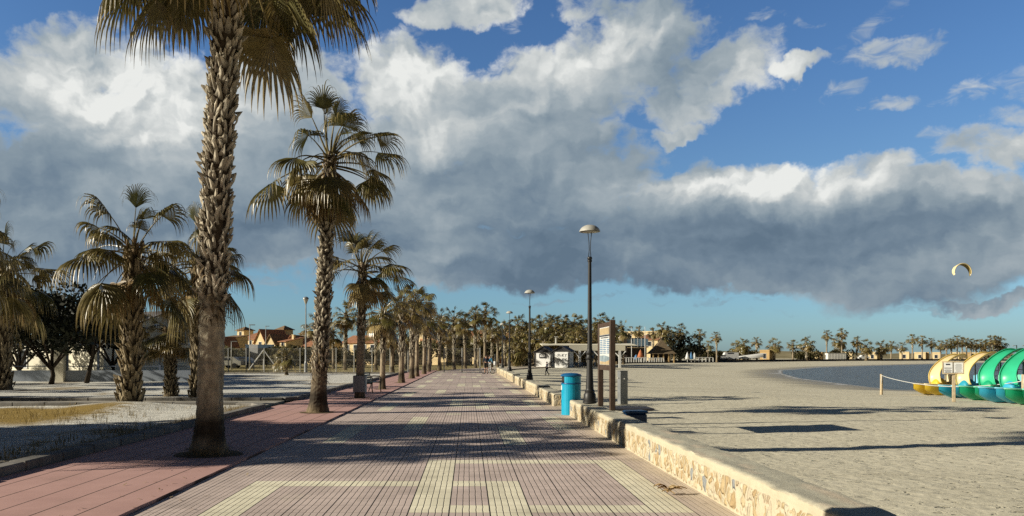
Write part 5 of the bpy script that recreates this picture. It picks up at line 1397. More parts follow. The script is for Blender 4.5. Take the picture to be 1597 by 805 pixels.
for px, lab in ((985, 'white flagpole left, above the glass panels of the restaurant'), (1006, 'white flagpole at the right end of the restaurant')):
    zt = H(510.5, 194)
    p = empty('flagpole', (gx(px, 194), 194, zr), 0, lab, 'flagpole', 'flagpoles by the restaurant')
    b = MB(); b.lathe([(.09, 0), (.08, 4), (.05, zt - zr)], 8); b.build('pole', MAT['white'], p, smooth=True)
    b = MB(); b.lathe([(.02, zt - zr - .02), (.11, zt - zr + .06), (.02, zt - zr + .16)], 8); b.build('finial', MAT['white'], p, smooth=True)
r = empty('thatched_pavilion', (gx(1031, 200), 200, -.1), 0, 'beach pavilion with a tall pointed thatched roof on posts', 'pavilion')
hw = W(1031, 1050, 200); ze = H(552, 200) + .1; za = H(529, 200) + .1
b = MB(); e = [(-hw, -hw), (hw, -hw), (hw, hw), (-hw, hw)]
vs = [(x, y, ze) for x, y in e] + [(x * .55, y * .55, ze + (za - ze) * .42) for x, y in e] + [(0, 0, za)]
b.add(vs, [(3, 2, 1, 0)] + [(i, (i + 1) % 4, 4 + (i + 1) % 4, 4 + i) for i in range(4)] + [(4 + i, 4 + (i + 1) % 4, 8) for i in range(4)]); b.build('roof', MAT['thatch'], r)
for i in range(5):
    b = MB(); b.box((-hw * .85 + i * hw * .42, -hw * .85, ze / 2), (.28, .28, ze)); b.build('post', MAT['ochre'], r)
b = MB(); b.box((0, hw * .3, ze * .5), (hw * 1.6, .3, ze)); b.build('back_wall', MAT['darkwood'], r)
def railing(px0, px1, Y, lab, hgt=1.1, step=.55, grp='white railings by the restaurant'):
    L = W(px0, px1, Y); x = gx(px0, Y); z = .15
    r = empty('railing', (x, Y, z), 0, lab, 'railing', grp)
    b = MB(); b.box((L / 2, 0, hgt), (L, .10, .12)); b.build('top_rail', MAT['white'], r)
    b = MB(); n = int(L / step)
    for k in range(n + 1): b.box((k * L / n, 0, hgt / 2), (.26, .06, hgt - .12))
    b.build('slats', MAT['white'], r)
railing(957, 1012, 183, 'white slatted railing in front of the dark restaurant')
railing(1013, 1035, 190, 'white slatted railing in front of the thatched pavilion', 1.0)
railing(1084, 1112, 200, 'white slatted railing left of the palm that stands on the beach', 1.1, .8)
def parasol(px, Y, py, mat, lab, w=.45, pyb=565):
    zt = H(py, Y); zb = H(pyb, Y)
    r = empty('folded_parasol', (gx(px, Y), Y, zb), 0, lab, 'parasol', 'folded parasols by the restaurant')
    b = MB(); b.tube([(0, 0, 0), (0, 0, zt - zb)], .05, 6); b.build('pole', MAT['white'], r)
    b = MB(); b.lathe([(w * .55, (zt - zb) * .28), (w, (zt - zb) * .34), (w * .7, (zt - zb) * .6), (w * .35, (zt - zb) * .85), (.05, (zt - zb) * .98)], 9); b.build('canopy', mat, r, smooth=True)
MAT['orange'] = simple('rust_canvas', (0.50, 0.17, 0.07), 0.85, 0.15, 2)
MAT['bluecan'] = simple('blue_canvas', (0.10, 0.25, 0.48), 0.85, 0.2, 2)
parasol(999, 186, 545, MAT['orange'], 'rust orange folded parasol in front of the restaurant', .8, 564)
parasol(992, 187, 553, MAT['bluecan'], 'blue folded parasol left of the rust orange one', .6, 564)
parasol(1072, 196, 549, MAT['white'], 'white folded parasol right of the thatched pavilion', .55)
parasol(1078, 196, 549, MAT['bluecan'], 'blue folded parasol between two white ones', .5)
parasol(1083, 196, 550, MAT['white'], 'rightmost white folded parasol, next to the blue one', .5)

# cars far off
def car(px, Y, lab, mat, L=4.3, h=1.5, van=False):
    x = gx(px, Y); z = sand_z(x, Y) + .45 if Y > 180 else .05
    r = empty('parked_car', (x, Y, z), 0, lab, 'car')
    prof = [(-L / 2, .35), (-L / 2, .85), (-L / 2 + .15, .95), (-L * .30, 1.0), (-L * .18, h), (L * .28, h), (L * .42, 1.0), (L / 2, .9), (L / 2, .35)] if not van else [(-L / 2, .35), (-L / 2, 1.0), (-L * .36, 1.15), (-L * .26, h), (L * .49, h), (L / 2, .35)]
    b = MB(); n = len(prof)
    b.add([(px_, -.85, pz) for px_, pz in prof] + [(px_, .85, pz) for px_, pz in prof], [tuple(range(n)), tuple(reversed(range(n, 2 * n)))] + [(i, i + n, (i + 1) % n + n, (i + 1) % n) for i in range(n)]); b.build('body', mat, r)
    b = MB(); b.box((L * .04, 0, h - .27), (L * .36, 1.74, .34)); b.build('windows', MAT['window'], r)
    for s in (-1, 1):
        for y in (-.8, .8):
            b = MB(); b.tube([(s * L * .31, y - .1, .32), (s * L * .31, y + .1, .32)], .32, 12); b.build('wheel', MAT['black'], r)
car(1137, 236, 'white van parked by the far promenade', MAT['white'], 5.2, 2.3, True)
car(1125, 234, 'white car parked just left of the white van', MAT['white'], 4.2, 1.6)
car(1346, 302, 'white car parked between the far palms', MAT['white'], 4.2, 1.6)
car(352, 105, 'silver car behind the wire fence, right of the nearest trunk', MAT['lampcap'], 4.4, 1.45)
car(374, 107, 'dark blue car behind the wire fence, left of the windscreen', MAT['navy'], 4.4, 1.45)
# upturned white boat on the far promenade
x = gx(1170, 238); b = MB(); P = []
for i in range(11):
    t = i / 10; ww = .9 * math.sin(PI * (0.08 + .84 * t)) ** .6; hh = .9 * (1 + .4 * t)
    P.append([(-3.8 + 7.6 * t, ww * math.cos(a), hh * max(0, math.sin(a)) + .6 * t) for a in [PI * k / 8 for k in range(9)]])
b.grid(P); tag(b.build('rowing_boat', MAT['white'], smooth=True, loc=(x, 238, sand_z(x, 238) + .75)), 'white boat lying upturned by the far promenade', 'boat')

# ------------------------------------------------------------------ left side: fence, windscreen, low wall, house
MAT['fencepost'] = simple('galvanised_post', (0.42, 0.42, 0.40), 0.6, 0.15, 3)
def mat_wire():
    m, nt, b = new_mat('chain_link'); P = worldpos(nt); x, y, z = sep(nt, P)
    a = mth(nt, 'PINGPONG', (x + z) / 0.10, 0.5); c = mth(nt, 'PINGPONG', (x - z) / 0.10, 0.5)
    k = mth(nt, 'MAXIMUM', smooth(nt, a, 0.05, 0.03), smooth(nt, c, 0.05, 0.03))
    b.inputs['Base Color'].default_value = (0.3, 0.29, 0.26, 1); b.inputs['Roughness'].default_value = 0.7
    t = nt.nodes.new('ShaderNodeBsdfTransparent'); mx = nt.nodes.new('ShaderNodeMixShader'); put(nt, mx.inputs[0], k)
    nt.links.new(t.outputs[0], mx.inputs[1]); nt.links.new(b.outputs[0], mx.inputs[2]); nt.links.new(mx.outputs[0], nt.nodes['Material Output'].inputs[0])
    return m
MAT['wire'] = mat_wire()
def fence(xa, xb, Y, n, h, lab):
    r = empty('wire_fence', (xa, Y, .05), 0, lab, 'fence')
    L = xb - xa
    for k in range(n + 1):
        b = MB(); b.tube([(L * k / n, 0, 0), (L * k / n, 0, h)], .045, 6); b.build('post', MAT['fencepost'], r)
    b = MB(); b.poly([(0, .05, .05), (L, .05, .05), (L, .05, h - .1), (0, .05, h - .1)]); b.build('wire_mesh', MAT['wire'], r)
    b = MB()
    for zz in (.1, h * .5, h - .1): b.tube([(0, .05, zz), (L, .05, zz)], .012, 4)
    b.build('tension_wires', MAT['fencepost'], r)
fence(gx(300, 77), gx(700, 77) + 3, 77, 16, 2.35, 'tall wire mesh fence with thin grey posts along the edge of the dry field')
fence(gx(195, 62), gx(300, 77) - 2, 70, 8, 2.3, 'wire mesh fence behind the stout gravel bed palm')
MAT['screen'] = simple('windscreen_cloth', (0.030, 0.036, 0.042), 0.9, 0.2, 1)
Yw = 118; r = empty('windscreen', (gx(405, Yw), Yw, 0), 0, 'large dark cloth windscreen of a sports court beyond the fence', 'windscreen')
w = W(383, 427, Yw); zt = H(537.5, Yw)
b = MB(); b.box((0, 0, zt / 2 + .2), (w, .06, zt - .4)); b.build('cloth', MAT['screen'], r)
b = MB(); b.box((0, -.04, zt - .25), (w, .05, .5)); b.build('top_band', MAT['rail'], r)
for k in range(5):
    b = MB(); b.tube([(-w / 2 + w * k / 4, .12, 0), (-w / 2 + w * k / 4, .12, zt + .1)], .05, 6); b.build('post', MAT['fencepost'], r)
for px, Y, py, lab in ((361, 95, 533, 'thin grey floodlight pole left of the windscreen'), (389.5, 100, 507, 'tall thin lamp pole in front of the leftmost tower'), (414.5, 150, 509, 'thin lamp pole rising above the terracotta roofs')):
    p = empty('light_pole', (gx(px, Y), Y, 0), 0, lab, 'lamp post'); zt = H(py, Y)
    b = MB(); b.lathe([(.10, 0), (.07, zt * .5), (.05, zt)], 8); b.build('pole', MAT['fencepost'], p, smooth=True)
    b = MB(); b.box((.3, 0, zt + .02), (.75, .2, .10), ch=.03); b.build('lamp_head', MAT['steel'], p)
r = empty('field_sign', (gx(396, 90), 90, 0), 0, 'small white sign on a post by the windscreen', 'sign')
b = MB(); b.tube([(0, 0, 0), (0, 0, 2.2)], .05, 6); b.build('post', MAT['fencepost'], r)
b = MB(); b.box((0, -.06, 2.4), (.9, .05, 1.0)); b.build('board', MAT['white'], r)
r = empty('field_goal', (gx(411, 92), 92, 0), 0, 'thin white metal A shaped frame standing in the field in front of the windscreen', 'metal frame')
b = MB(); b.tube([(-1.7, 0, 0), (0, 0, 2.3)], .06, 6); b.build('leg', MAT['white'], r)
b = MB(); b.tube([(1.7, 0, 0), (.05, 0, 2.3)], .06, 6); b.build('leg', MAT['white'], r)
b = MB(); b.tube([(0, 0, 0), (0, 0, 1.3)], .05, 6); b.build('strut', MAT['white'], r)

# low wall with posts and rail on the left
MAT['bluewall'] = simple('grey_blue_wall', (0.30, 0.34, 0.40), 0.85, 0.1, 0.8, dirt=0.2)
MAT['bluepost'] = simple('blue_grey_post', (0.10, 0.13, 0.19), 0.5, 0.1, 2)
Yl = 49.0
def gardenwall(px0, px1, lab):
    x0, x1 = gx(px0, Yl), gx(px1, Yl); L = x1 - x0
    r = empty('garden_wall', (x0, Yl, 0), 0, lab, 'wall', 'low garden walls with rails on the left')
    b = MB(); b.box((L / 2, 0, .36), (L, .25, .74)); b.build('wall', MAT['bluewall'], r)
    n = max(1, int(L / 1.9))
    for k in range(n + 1):
        b = MB(); b.box((.08 + (L - .16) * k / n, 0, 1.55), (.11, .11, 1.62)); b.build('post', MAT['bluepost'], r)
    b = MB(); b.box((L / 2, .02, 2.32), (L, .06, .07)); b.build('top_rail', MAT['bluepost'], r)
    b = MB(); b.box((L / 2, .02, .98), (L, .05, .05)); b.build('lower_rail', MAT['bluepost'], r)
gardenwall(-60, 84, 'low blue grey garden wall with rail, left of the cream gate pillar')
gardenwall(103, 300, 'low blue grey garden wall with rail, right of the cream gate pillar, in front of the house')
b = MB(); b.box((0, 0, .95), (.75, .5, 1.9), ch=.03); b.box((0, 0, 1.95), (.9, .62, .12), ch=.03)
tag(b.build('gate_pillar', MAT['creamwall'], loc=(gx(94, Yl), Yl - .1, 0)), 'cream pillar between the two low garden walls', 'pillar')
house('pale cream walled house with ochre band behind the garden wall on the left', 150, 62, 14, 8, H(543, 62), 'flat', 0, wall='creamwall', rmat='tiles', over=.4, wins=[(-3, 1.4, 1.2, 1.3, 'f')], group='houses on the left')
house('grey roofed house top showing over the fence behind the stout palm', 245, 85, W(222, 268, 85), 7, H(507, 85), 'gable', 1.3, wall='bluewall', rmat='slate', over=.5, wins=[(-.8, H(515, 85), .9, 1.0, 'f')], group='houses on the left')
house('cream annex wall in the shade between the stout palm and the nearest trunk', 255, 75, W(222, 290, 75), 5, H(549, 75), 'flat', 0, wall='creamwall', wins=[(.6, 1.2, 1.0, 1.2, 'f')], group='houses on the left')
# ------------------------------------------------------------------ pedal boats with slides
def plastic(name, col): return simple(name, col, 0.38, 0.08, 1.5, spec=0.5, dirt=0.12)
PB = {'yellow': plastic('yellow_hull', (0.75, 0.52, 0.04)), 'teal': plastic('teal_hull', (0.02, 0.33, 0.46)), 'green': plastic('green_hull', (0.01, 0.36, 0.17)), 'cyan': plastic('cyan_hull', (0.04, 0.40, 0.58)),
      'paleyellow': plastic('yellow_slide', (0.86, 0.69, 0.38)), 'brightyellow': plastic('bright_yellow_slide', (0.85, 0.64, 0.16)), 'mint': plastic('green_slide', (0.04, 0.52, 0.27)), 'cream': plastic('cream_rim', (0.80, 0.68, 0.42)), 'mintrim': plastic('mint_rim', (0.20, 0.60, 0.42)), 'cyanrim': plastic('cyan_rim', (0.22, 0.60, 0.75))}
def boat(px, py, hull, rim, slide, label):
    n0 = at_sand(px, py); ax = Vector((.95, .31, 0)).normalized()
    a = math.atan2(ax.y, ax.x); c = n0 + ax * 1.6; zz = sand_z(c.x, c.y)
    r = empty('pedal_boat', (c.x, c.y, min(n0.z, zz) - .02), a, label, 'pedal boat', 'pedal boats drawn up on the sand', (.82, .86, .93))
    L = 4.0
    for s in (-1, 1):
        P = []
        for i in range(23):
            t = i / 22; x = -L / 2 + L * t
            nose = min(1, t / .30); tail = min(1, (1 - t) / .1)
            w = .36 * (nose ** .45) * (tail ** .3) + .012; zb = .36 * (1 - nose) ** 1.6 + .03; zt = .60 + .06 * (1 - nose)
            row = []
            for k in range(11):
                an = PI + PI * k / 10
                row.append((x, s * .39 + w * math.cos(an), zt + (zt - zb) * max(-1, math.sin(an) * 1.15)))
            P.append(row)
        b = MB(); b.grid([list(reversed(q)) for q in P]); b.build('hull', PB[hull], r, smooth=True)
        pts = [];
        for i in range(23):
            t = i / 22; x = -L / 2 + L * t; w = .36 * (min(1, t / .30) ** .45) * (min(1, (1 - t) / .1) ** .3) + .012
            pts.append((x, w, .61 + .06 * (1 - min(1, t / .3))))
        loop = [(x, s * .39 + w, z) for x, w, z in pts] + [(x, s * .39 - w, z) for x, w, z in reversed(pts)]
        b = MB(); b.tube(loop + [loop[0]], .035, 6); b.build('rim', PB[rim], r, smooth=True)
        b = MB(); b.grid([[(x, s * .39 + w * q, z - .04 + .02 * math.cos(q * 1.5)) for q in (-1, -.5, 0, .5, 1)] for x, w, z in pts]); b.build('deck', PB[rim if hull == 'yellow' else hull], r, smooth=True)
    b = MB(); b.box((.35, 0, .60), (2.6, .62, .10), ch=.03); b.build('middle_deck', PB[hull], r, angle=30)
    for y in (-.38, .38):
        b = MB(); b.box((.55, y, .70), (.5, .46, .12), ch=.04); b.box((.86, y, .92), (.14, .46, .50), ch=.05); b.build('seat', PB[rim], r, angle=30)
    b = MB(); P = []
    for i in range(9):
        an = PI * i / 8; P.append([(-.35 - .42 * math.cos(an), .26 * math.cos(PI * k / 8), .64 + .38 * math.sin(an) * math.sin(PI * k / 8)) for k in range(9)])
    b.grid(P); b.build('paddle_cover', PB['yellow' if hull == 'yellow' else hull], r, smooth=True)
    # the slide, a curling trough
    keys = [(-.58, -.10, .66), (-.66, -.04, .86), (-.60, .05, 1.18), (-.28, .12, 1.52), (.20, .12, 1.84), (.68, .06, 2.08), (1.12, .0, 2.20), (1.48, -.05, 2.17), (1.66, -.06, 2.06)]
    def cr(t):
        n = len(keys) - 1; u = t * n; i = min(n - 1, int(u)); f = u - i
        p = [Vector(keys[max(0, min(n, i + k))]) for k in (-1, 0, 1, 2)]
        return .5 * ((2 * p[1]) + (-p[0] + p[2]) * f + (2 * p[0] - 5 * p[1] + 4 * p[2] - p[3]) * f * f + (-p[0] + 3 * p[1] - 3 * p[2] + p[3]) * f ** 3)
    P = []; RL = []; RR = []
    for i in range(33):
        t = i / 32; p = cr(t); tg = (cr(min(1, t + .01)) - cr(max(0, t - .01))).normalized(); sd = Vector((0, 1, 0)); sd = (sd - tg * sd.dot(tg)).normalized(); nn = tg.cross(sd).normalized()
        if nn.dot(Vector((-1, 0, .6))) < 0: nn = -nn
        wd = .42 - .19 * t; dp = .13
        row = [p + sd * (wd * math.cos(an)) - nn * (dp * (math.sin(an) - .75)) for an in [PI * k / 10 for k in range(11)]]
        outer = [q - nn * .03 for q in row]
        P.append(row + outer[::-1] + [row[0]]); RL.append(row[0]); RR.append(row[-1])
    b = MB(); b.grid(P); b.build('slide', PB[slide], r, smooth=True)
    for q in (RL, RR):
        b = MB(); b.tube(q, .022, 6); b.build('slide_edge', PB[slide if slide == 'mint' else 'brightyellow'], r, smooth=True)
    b = MB()
    for y in (-.24, .24): b.tube([(1.72, y, .62), (1.64, y, 1.5), (1.60, y, 2.45), (1.35, y, 2.42)], .022, 6)
    for k in range(5): b.tube([(1.70 - k * .02, -.24, .85 + k * .26), (1.70 - k * .02, .24, .85 + k * .26)], .018, 6)
    b.build('ladder', MAT['steel'], r, smooth=True)
    for x, z in ((.2, 1.7), (.95, 2.02)):
        b = MB(); b.tube([(x, 0, .6), (x, 0, z)], .035, 6); b.build('strut', MAT['steel'], r, smooth=True)
    return r
boat(1434, 616.5, 'yellow', 'cream', 'paleyellow', 'yellow pedal boat with a pale yellow slide, farthest left')
boat(1475, 620.5, 'teal', 'cyanrim', 'paleyellow', 'teal blue pedal boat with a pale yellow slide')
boat(1509, 625, 'green', 'mintrim', 'mint', 'green pedal boat with green slide, between the two blue boats')
boat(1541, 629, 'cyan', 'cyanrim', 'mint', 'light blue pedal boat carrying a green slide')
boat(1583, 633, 'green', 'mintrim', 'mint', 'green pedal boat cut by the right edge of the picture')

# posts, rope, notice board
MAT['driftwood'] = simple('weathered_wood', (0.50, 0.40, 0.26), 0.85, 0.25, 10, bmp=0.4)
MAT['rope'] = simple('pale_rope', (0.62, 0.62, 0.58), 0.8, 0.1, 10)
pa = at_sand(1374.5, 615.5); pb = at_sand(1596, 631); za = gz(583.5, pa.y); zb = gz(584, pb.y)
for p, zt, lab in ((pa, za, 'weathered wooden post on the sand at the left end of the white rope'), (pb, zb, 'wooden rope post at the right edge, before the green boats')):
    r = empty('rope_post', p, 0, lab, 'post', 'rope posts')
    b = MB(); b.tube([(0, 0, -.1), (.01, 0, (zt - p.z) * .6), (0, 0, zt - p.z)], [.075, .07, .062], 10); b.build('post', MAT['driftwood'], r, angle=50)
    b = MB(); b.tube([(-.02, -.07, zt - p.z - .03), (-.02, -.07, zt - p.z - .5)], .018, 5); b.build('rope_end', MAT['rope'], r, smooth=True)
A = Vector((pa.x, pa.y, za - .06)); B = Vector((pb.x, pb.y, zb + .02 - .25)); pts = []
for i in range(25):
    t = i / 24; q = A.lerp(B, t); q.z -= .38 * math.sin(PI * t) ** .8 ; pts.append(q)
mb = MB(); mb.tube(pts, .017, 6); tag(mb.build('rope', MAT['rope'], smooth=True), 'thin white rope strung between wooden posts before the boats', 'rope')
ps = at_sand(1487.5, 627); Yn = ps.y
r = empty('notice_board', ps, -R(24), 'wooden notice board with two white sheets on a post before the pedal boats', 'sign')
zt = gz(563.5, Yn) - ps.z; zb_ = gz(583.5, Yn) - ps.z; w = W(1470.5, 1500, Yn)
b = MB(); b.box((0, 0, zt / 2), (.115, .09, zt), ch=.01); b.build('post', MAT['driftwood'], r)
b = MB()
for z_ in (zt - .02, zb_ + .02): b.box((-.03, -.075, z_), (w, .05, .04))
for x_ in (-w / 2 + .02, w / 2 - .02): b.box((x_ - .03, -.075, (zt + zb_) / 2), (.04, .05, zt - zb_ - .08))
b.build('frame', MAT['driftwood'], r)
for s in (-1, 1):
    b = MB(); b.box((-.03 + s * w * .24, -.075, (zt + zb_) / 2), (w * .42, .03, (zt - zb_) - .10)); sh = b.build('sheet', MAT['white'], r)
    b = MB(); rng = random.Random(2 + s)
    x_ = -.03 + s * w * .24
    if s < 0:
        b.box((x_, -.094, zt - .12), (w * .2, .005, .05)); b.box((x_, -.094, zt - .26), (w * .32, .005, .022))
    for k in range(9): b.box((x_, -.094, zt - .32 - k * .025 if s < 0 else zt - .12 - k * .042), (w * rng.uniform(.22, .36), .005, .008))
    b.build('printed_text', MAT['ink'], sh)

# ------------------------------------------------------------------ kite
MAT['kitetop'] = simple('kite_cloth_pale', (0.80, 0.66, 0.36), 0.6, 0.1, .3); MAT['kitein'] = simple('kite_cloth_olive', (0.20, 0.15, 0.04), 0.7, 0.25, .6)
Yk = 300; c = Vector((gx(1502, Yk), Yk, gz(424.5, Yk)))
r = empty('kite', c, 0, 'pale yellow arched kitesurf wing high in the sky on the right', 'kite')
Rk = W(0, 13.2, Yk); P = []; Q = []; E = []
for i in range(25):
    an = R(198 - 222 * i / 24); f = math.sin(PI * (i + 1) / 26) ** .5
    d = Vector((-.32, 1.1, -.30)) * 1.5 * f
    p = Vector((Rk * math.cos(an), 0, Rk * 1.02 * math.sin(an))); n = Vector((math.cos(an), 0, math.sin(an)))
    E.append(p); P.append([p + n * .03 + d * k / 4 + n * .10 * math.sin(PI * k / 4) for k in range(5)]); Q.append([p - n * .03 + d * k / 4 + n * .05 * math.sin(PI * k / 4) for k in range(5)])
b = MB(); b.grid(P); b.build('canopy', MAT['kitetop'], r, smooth=True)
b = MB(); b.grid(Q); b.build('lining', MAT['kitein'], r, smooth=True)
b = MB(); b.tube(E, [.05 + .17 * math.sin(PI * (i + .6) / 25.2) for i in range(25)], 8); b.build('leading_edge', MAT['kitetop'], r, smooth=True)
for q in (E[0], E[-1]):
    b = MB(); b.tube([q + Vector((0, -.02, .5)), q + Vector((.02, 0, -.05))], [.2, .09], 8); b.build('tip', MAT['white'], r, smooth=True)

# ------------------------------------------------------------------ people
def skin(name, verts, edges, radii, mat, parent, sub=1):
    me = bpy.data.meshes.new(name); me.from_pydata(verts, edges, []); o = bpy.data.objects.new(name, me); COL.objects.link(o)
    m = o.modifiers.new('s', 'SKIN'); m.use_smooth_shade = True
    for v, rr in zip(me.skin_vertices[0].data, radii): v.radius = (rr, rr) if not isinstance(rr, tuple) else rr
    me.skin_vertices[0].data[0].use_root = True
    s = o.modifiers.new('u', 'SUBSURF'); s.levels = sub; s.render_levels = sub
    dg = bpy.context.evaluated_depsgraph_get(); dg.update()
    nm = bpy.data.meshes.new_from_object(o.evaluated_get(dg)); bpy.data.objects.remove(o); nm.name = name
    nm.materials.clear(); nm.materials.append(mat)
    ob = bpy.data.objects.new(name, nm); COL.objects.link(ob); ob.parent = parent
    return ob
MAT['skin'] = simple('skin', (0.48, 0.27, 0.18), 0.6, 0.08, 5); MAT['hair'] = simple('dark_hair', (0.03, 0.02, 0.015), 0.7, 0.2, 20)
def cloth(n, c): 
    MAT[n] = simple(n, c, 0.9, 0.15, 8); return MAT[n]
def person(loc, rz, Hh, label, jacket, legs_mat, shorts, pose, group=None):
    k = Hh / 1.75; r = empty('person', loc, rz, label, 'person', group); V = lambda *a: tuple(q * k for q in a)
    J = dict(pel=(0, 0, .95), sp=(0, 0, 1.15), ch=(0, 0, 1.36), nk=(0, .01, 1.50), hd=(0, -.015, 1.60), ht=(0, -.01, 1.68),
             sl=(.17, 0, 1.42), sr=(-.17, 0, 1.42), el=(.24, .02, 1.14), er=(-.24, .02, 1.14), wl=(.25, -.10, .92), wr=(-.25, -.10, .92), fl=(.25, -.15, .85), fr=(-.25, -.15, .85),
             hl=(.09, 0, .90), hr=(-.09, 0, .90), kl=(.10, -.02, .49), kr=(-.10, -.02, .49), al=(.10, .03, .09), ar=(-.10, .03, .09), tl=(.11, -.13, .04), tr=(-.11, -.13, .04))
    J.update(pose)
    names = list(J); rad = dict(pel=(.125, .10), sp=(.12, .09), ch=(.15, .10), nk=.055, hd=(.078, .095), ht=.06, sl=.055, sr=.055, el=.042, er=.042, wl=.030, wr=.030, fl=.034, fr=.034, hl=.085, hr=.085, kl=.056, kr=.056, al=.038, ar=.038, tl=.036, tr=.036)
    E = [('pel', 'sp'), ('sp', 'ch'), ('ch', 'nk'), ('nk', 'hd'), ('hd', 'ht'), ('ch', 'sl'), ('ch', 'sr'), ('sl', 'el'), ('sr', 'er'), ('el', 'wl'), ('er', 'wr'), ('wl', 'fl'), ('wr', 'fr'), ('pel', 'hl'), ('pel', 'hr'), ('hl', 'kl'), ('hr', 'kr'), ('kl', 'al'), ('kr', 'ar'), ('al', 'tl'), ('ar', 'tr')]
    def sc(v, a=1.0): return tuple(q * k * a for q in v) if isinstance(v, tuple) else v * k * a
    def sub(ns, a, nm, mat, extra=0.0):
        ns = [n for n in names if n in ns]; ix = {n: i for i, n in enumerate(ns)}
        ee = [(ix[a_], ix[b_]) for a_, b_ in E if a_ in ix and b_ in ix]
        return skin(nm, [V(*J[n]) for n in ns], ee, [tuple(q + extra * k for q in sc(rad[n], a)) if isinstance(rad[n], tuple) else sc(rad[n], a) + extra * k for n in ns], mat, r)
    sub(set(names), 1.0, 'body', MAT['skin'])
    sub({'pel', 'sp', 'ch', 'sl', 'sr', 'el', 'er', 'wl', 'wr'}, 1.05, 'jacket', jacket, .018)
    sub({'pel', 'hl', 'hr', 'kl', 'kr'} | (set() if shorts else {'al', 'ar'}), 1.04, 'shorts' if shorts else 'trousers', legs_mat, .014)
    for s in 'lr':
        a, b_ = Vector(V(*J['a' + s])), Vector(V(*J['t' + s]))
        m = MB(); m.tube([a + (a - b_) * .35 - Vector((0, 0, .035 * k)), a.lerp(b_, .5) - Vector((0, 0, .012 * k)), b_ + (b_ - a) * .2], [.045 * k, .05 * k, .03 * k], 8); m.build('shoe', MAT['black'], r, smooth=True)
    h = Vector(V(*J['hd'])); m = MB(); P = []
    for i in range(7):
        th = PI * .62 * i / 6
        P.append([h + Vector((.088 * k * math.sin(th) * math.cos(f), .105 * k * math.sin(th) * math.sin(f) + .012 * k, .118 * k * math.cos(th) + .02 * k)) for f in [2 * PI * j / 12 for j in range(13)] ])
    m.grid(P); m.build('hair', MAT['hair'], r, smooth=True)
    # face: nose, eyes
    for nm, pts in (('nose', [((0, -.098, .0), .012)]), ('eye', [((.032, -.088, .022), .009)]), ('eye', [((-.032, -.088, .022), .009)])):
        m = MB()
        for q, rr in pts: m.lathe([(rr * k * .3, -rr * k), (rr * k, 0), (rr * k * .3, rr * k)], 8, tuple(h + Vector(q) * k))
        m.build(nm, MAT['skin'] if nm == 'nose' else MAT['ink'], r, smooth=True)
    return r
pc = at_sand(853, 585.5)
person(pc, R(-80), 1.28, 'child in a dark blue jacket and black trousers walking left across the sand', cloth('navy_jacket', (.03, .07, .17)), cloth('black_trousers', (.015, .015, .02)), False,
       dict(kl=(.10, -.20, .50), al=(.10, -.16, .10), tl=(.11, -.31, .08), kr=(-.10, .03, .50), ar=(-.10, .30, .14), tr=(-.11, .18, .05), wl=(.22, -.26, 1.08), fl=(.21, -.34, 1.12), wr=(-.24, .10, .94), fr=(-.24, .12, .86)))
person((gx(758.3, 72.5), 72.4, 0), R(180), 1.80, 'person seen from behind in a dark jacket and black shorts, astride the small bicycle', cloth('dark_jacket', (.02, .028, .05)), cloth('black_shorts', (.012, .012, .014)), True,
       dict(wl=(.30, -.20, 1.02), fl=(.32, -.27, 1.00), wr=(-.34, -.16, 1.02), fr=(-.40, -.2, .98), al=(.12, .02, .09), kr=(-.13, -.05, .5)))
person((gx(763.6, 76), 76, 0), R(165), 1.74, 'person in a bright blue jacket and light trousers standing behind the cyclist', cloth('blue_jacket', (.06, .30, .52)), cloth('light_trousers', (.45, .47, .48)), False, dict(wl=(.30, -.08, .94)))
# bicycle
Yb = 72.05; xr, xf = gx(754.3, Yb), gx(768.3, Yb); rw = .21; zc = rw
r = empty('bicycle', ((xr + xf) / 2, Yb, 0), 0, 'small wheeled bicycle held across the promenade', 'bicycle'); hw_ = (xf - xr) / 2
for s in (-1, 1):
    b = MB(); pts = [(s * hw_ + (rw - .02) * math.cos(2 * PI * i / 28), 0, zc + (rw - .02) * math.sin(2 * PI * i / 28)) for i in range(29)]; b.tube(pts, .022, 6, cap=False); wl = b.build('wheel', MAT['black'], r, smooth=True)
    b = MB(); pts = [(s * hw_ + (rw - .045) * math.cos(2 * PI * i / 28), 0, zc + (rw - .045) * math.sin(2 * PI * i / 28)) for i in range(29)]; b.tube(pts, .009, 5, cap=False)
    for i in range(10): b.tube([(s * hw_, 0, zc), (s * hw_ + (rw - .045) * math.cos(2 * PI * i / 10), 0, zc + (rw - .045) * math.sin(2 * PI * i / 10))], .002, 4)
    b.tube([(s * hw_, -.04, zc), (s * hw_, .04, zc)], .02, 8); b.build('rim', MAT['steel'], wl, smooth=True)
MAT['bikeframe'] = simple('rust_frame', (0.25, 0.10, 0.05), 0.4, 0.1, 4)
b = MB(); bb = (-.05, 0, .25); st = (-.18, 0, .55); hd1, hd2 = (.30, 0, .62), (.33, 0, .50)
for p, q, t in ((bb, st, .016), (st, hd1, .015), (bb, hd2, .019), (bb, (-hw_, 0, zc), .011), (st, (-hw_, 0, zc), .009), (hd2, (hw_, 0, zc), .014), (hd1, hd2, .02)): b.tube([p, q], t, 8)
b.build('frame', MAT['bikeframe'], r, smooth=True)
b = MB(); b.tube([hd1, (.27, 0, .86)], .013, 8); b.tube([(.24, -.27, .90), (.27, -.1, .87), (.27, .1, .87), (.24, .27, .90)], .012, 8); b.build('handlebar', MAT['black'], r, smooth=True)
b = MB(); b.tube([st, (-.22, 0, .78)], .012, 8); b.box((-.24, 0, .80), (.24, .13, .05), ch=.02); b.build('saddle', MAT['black'], r)
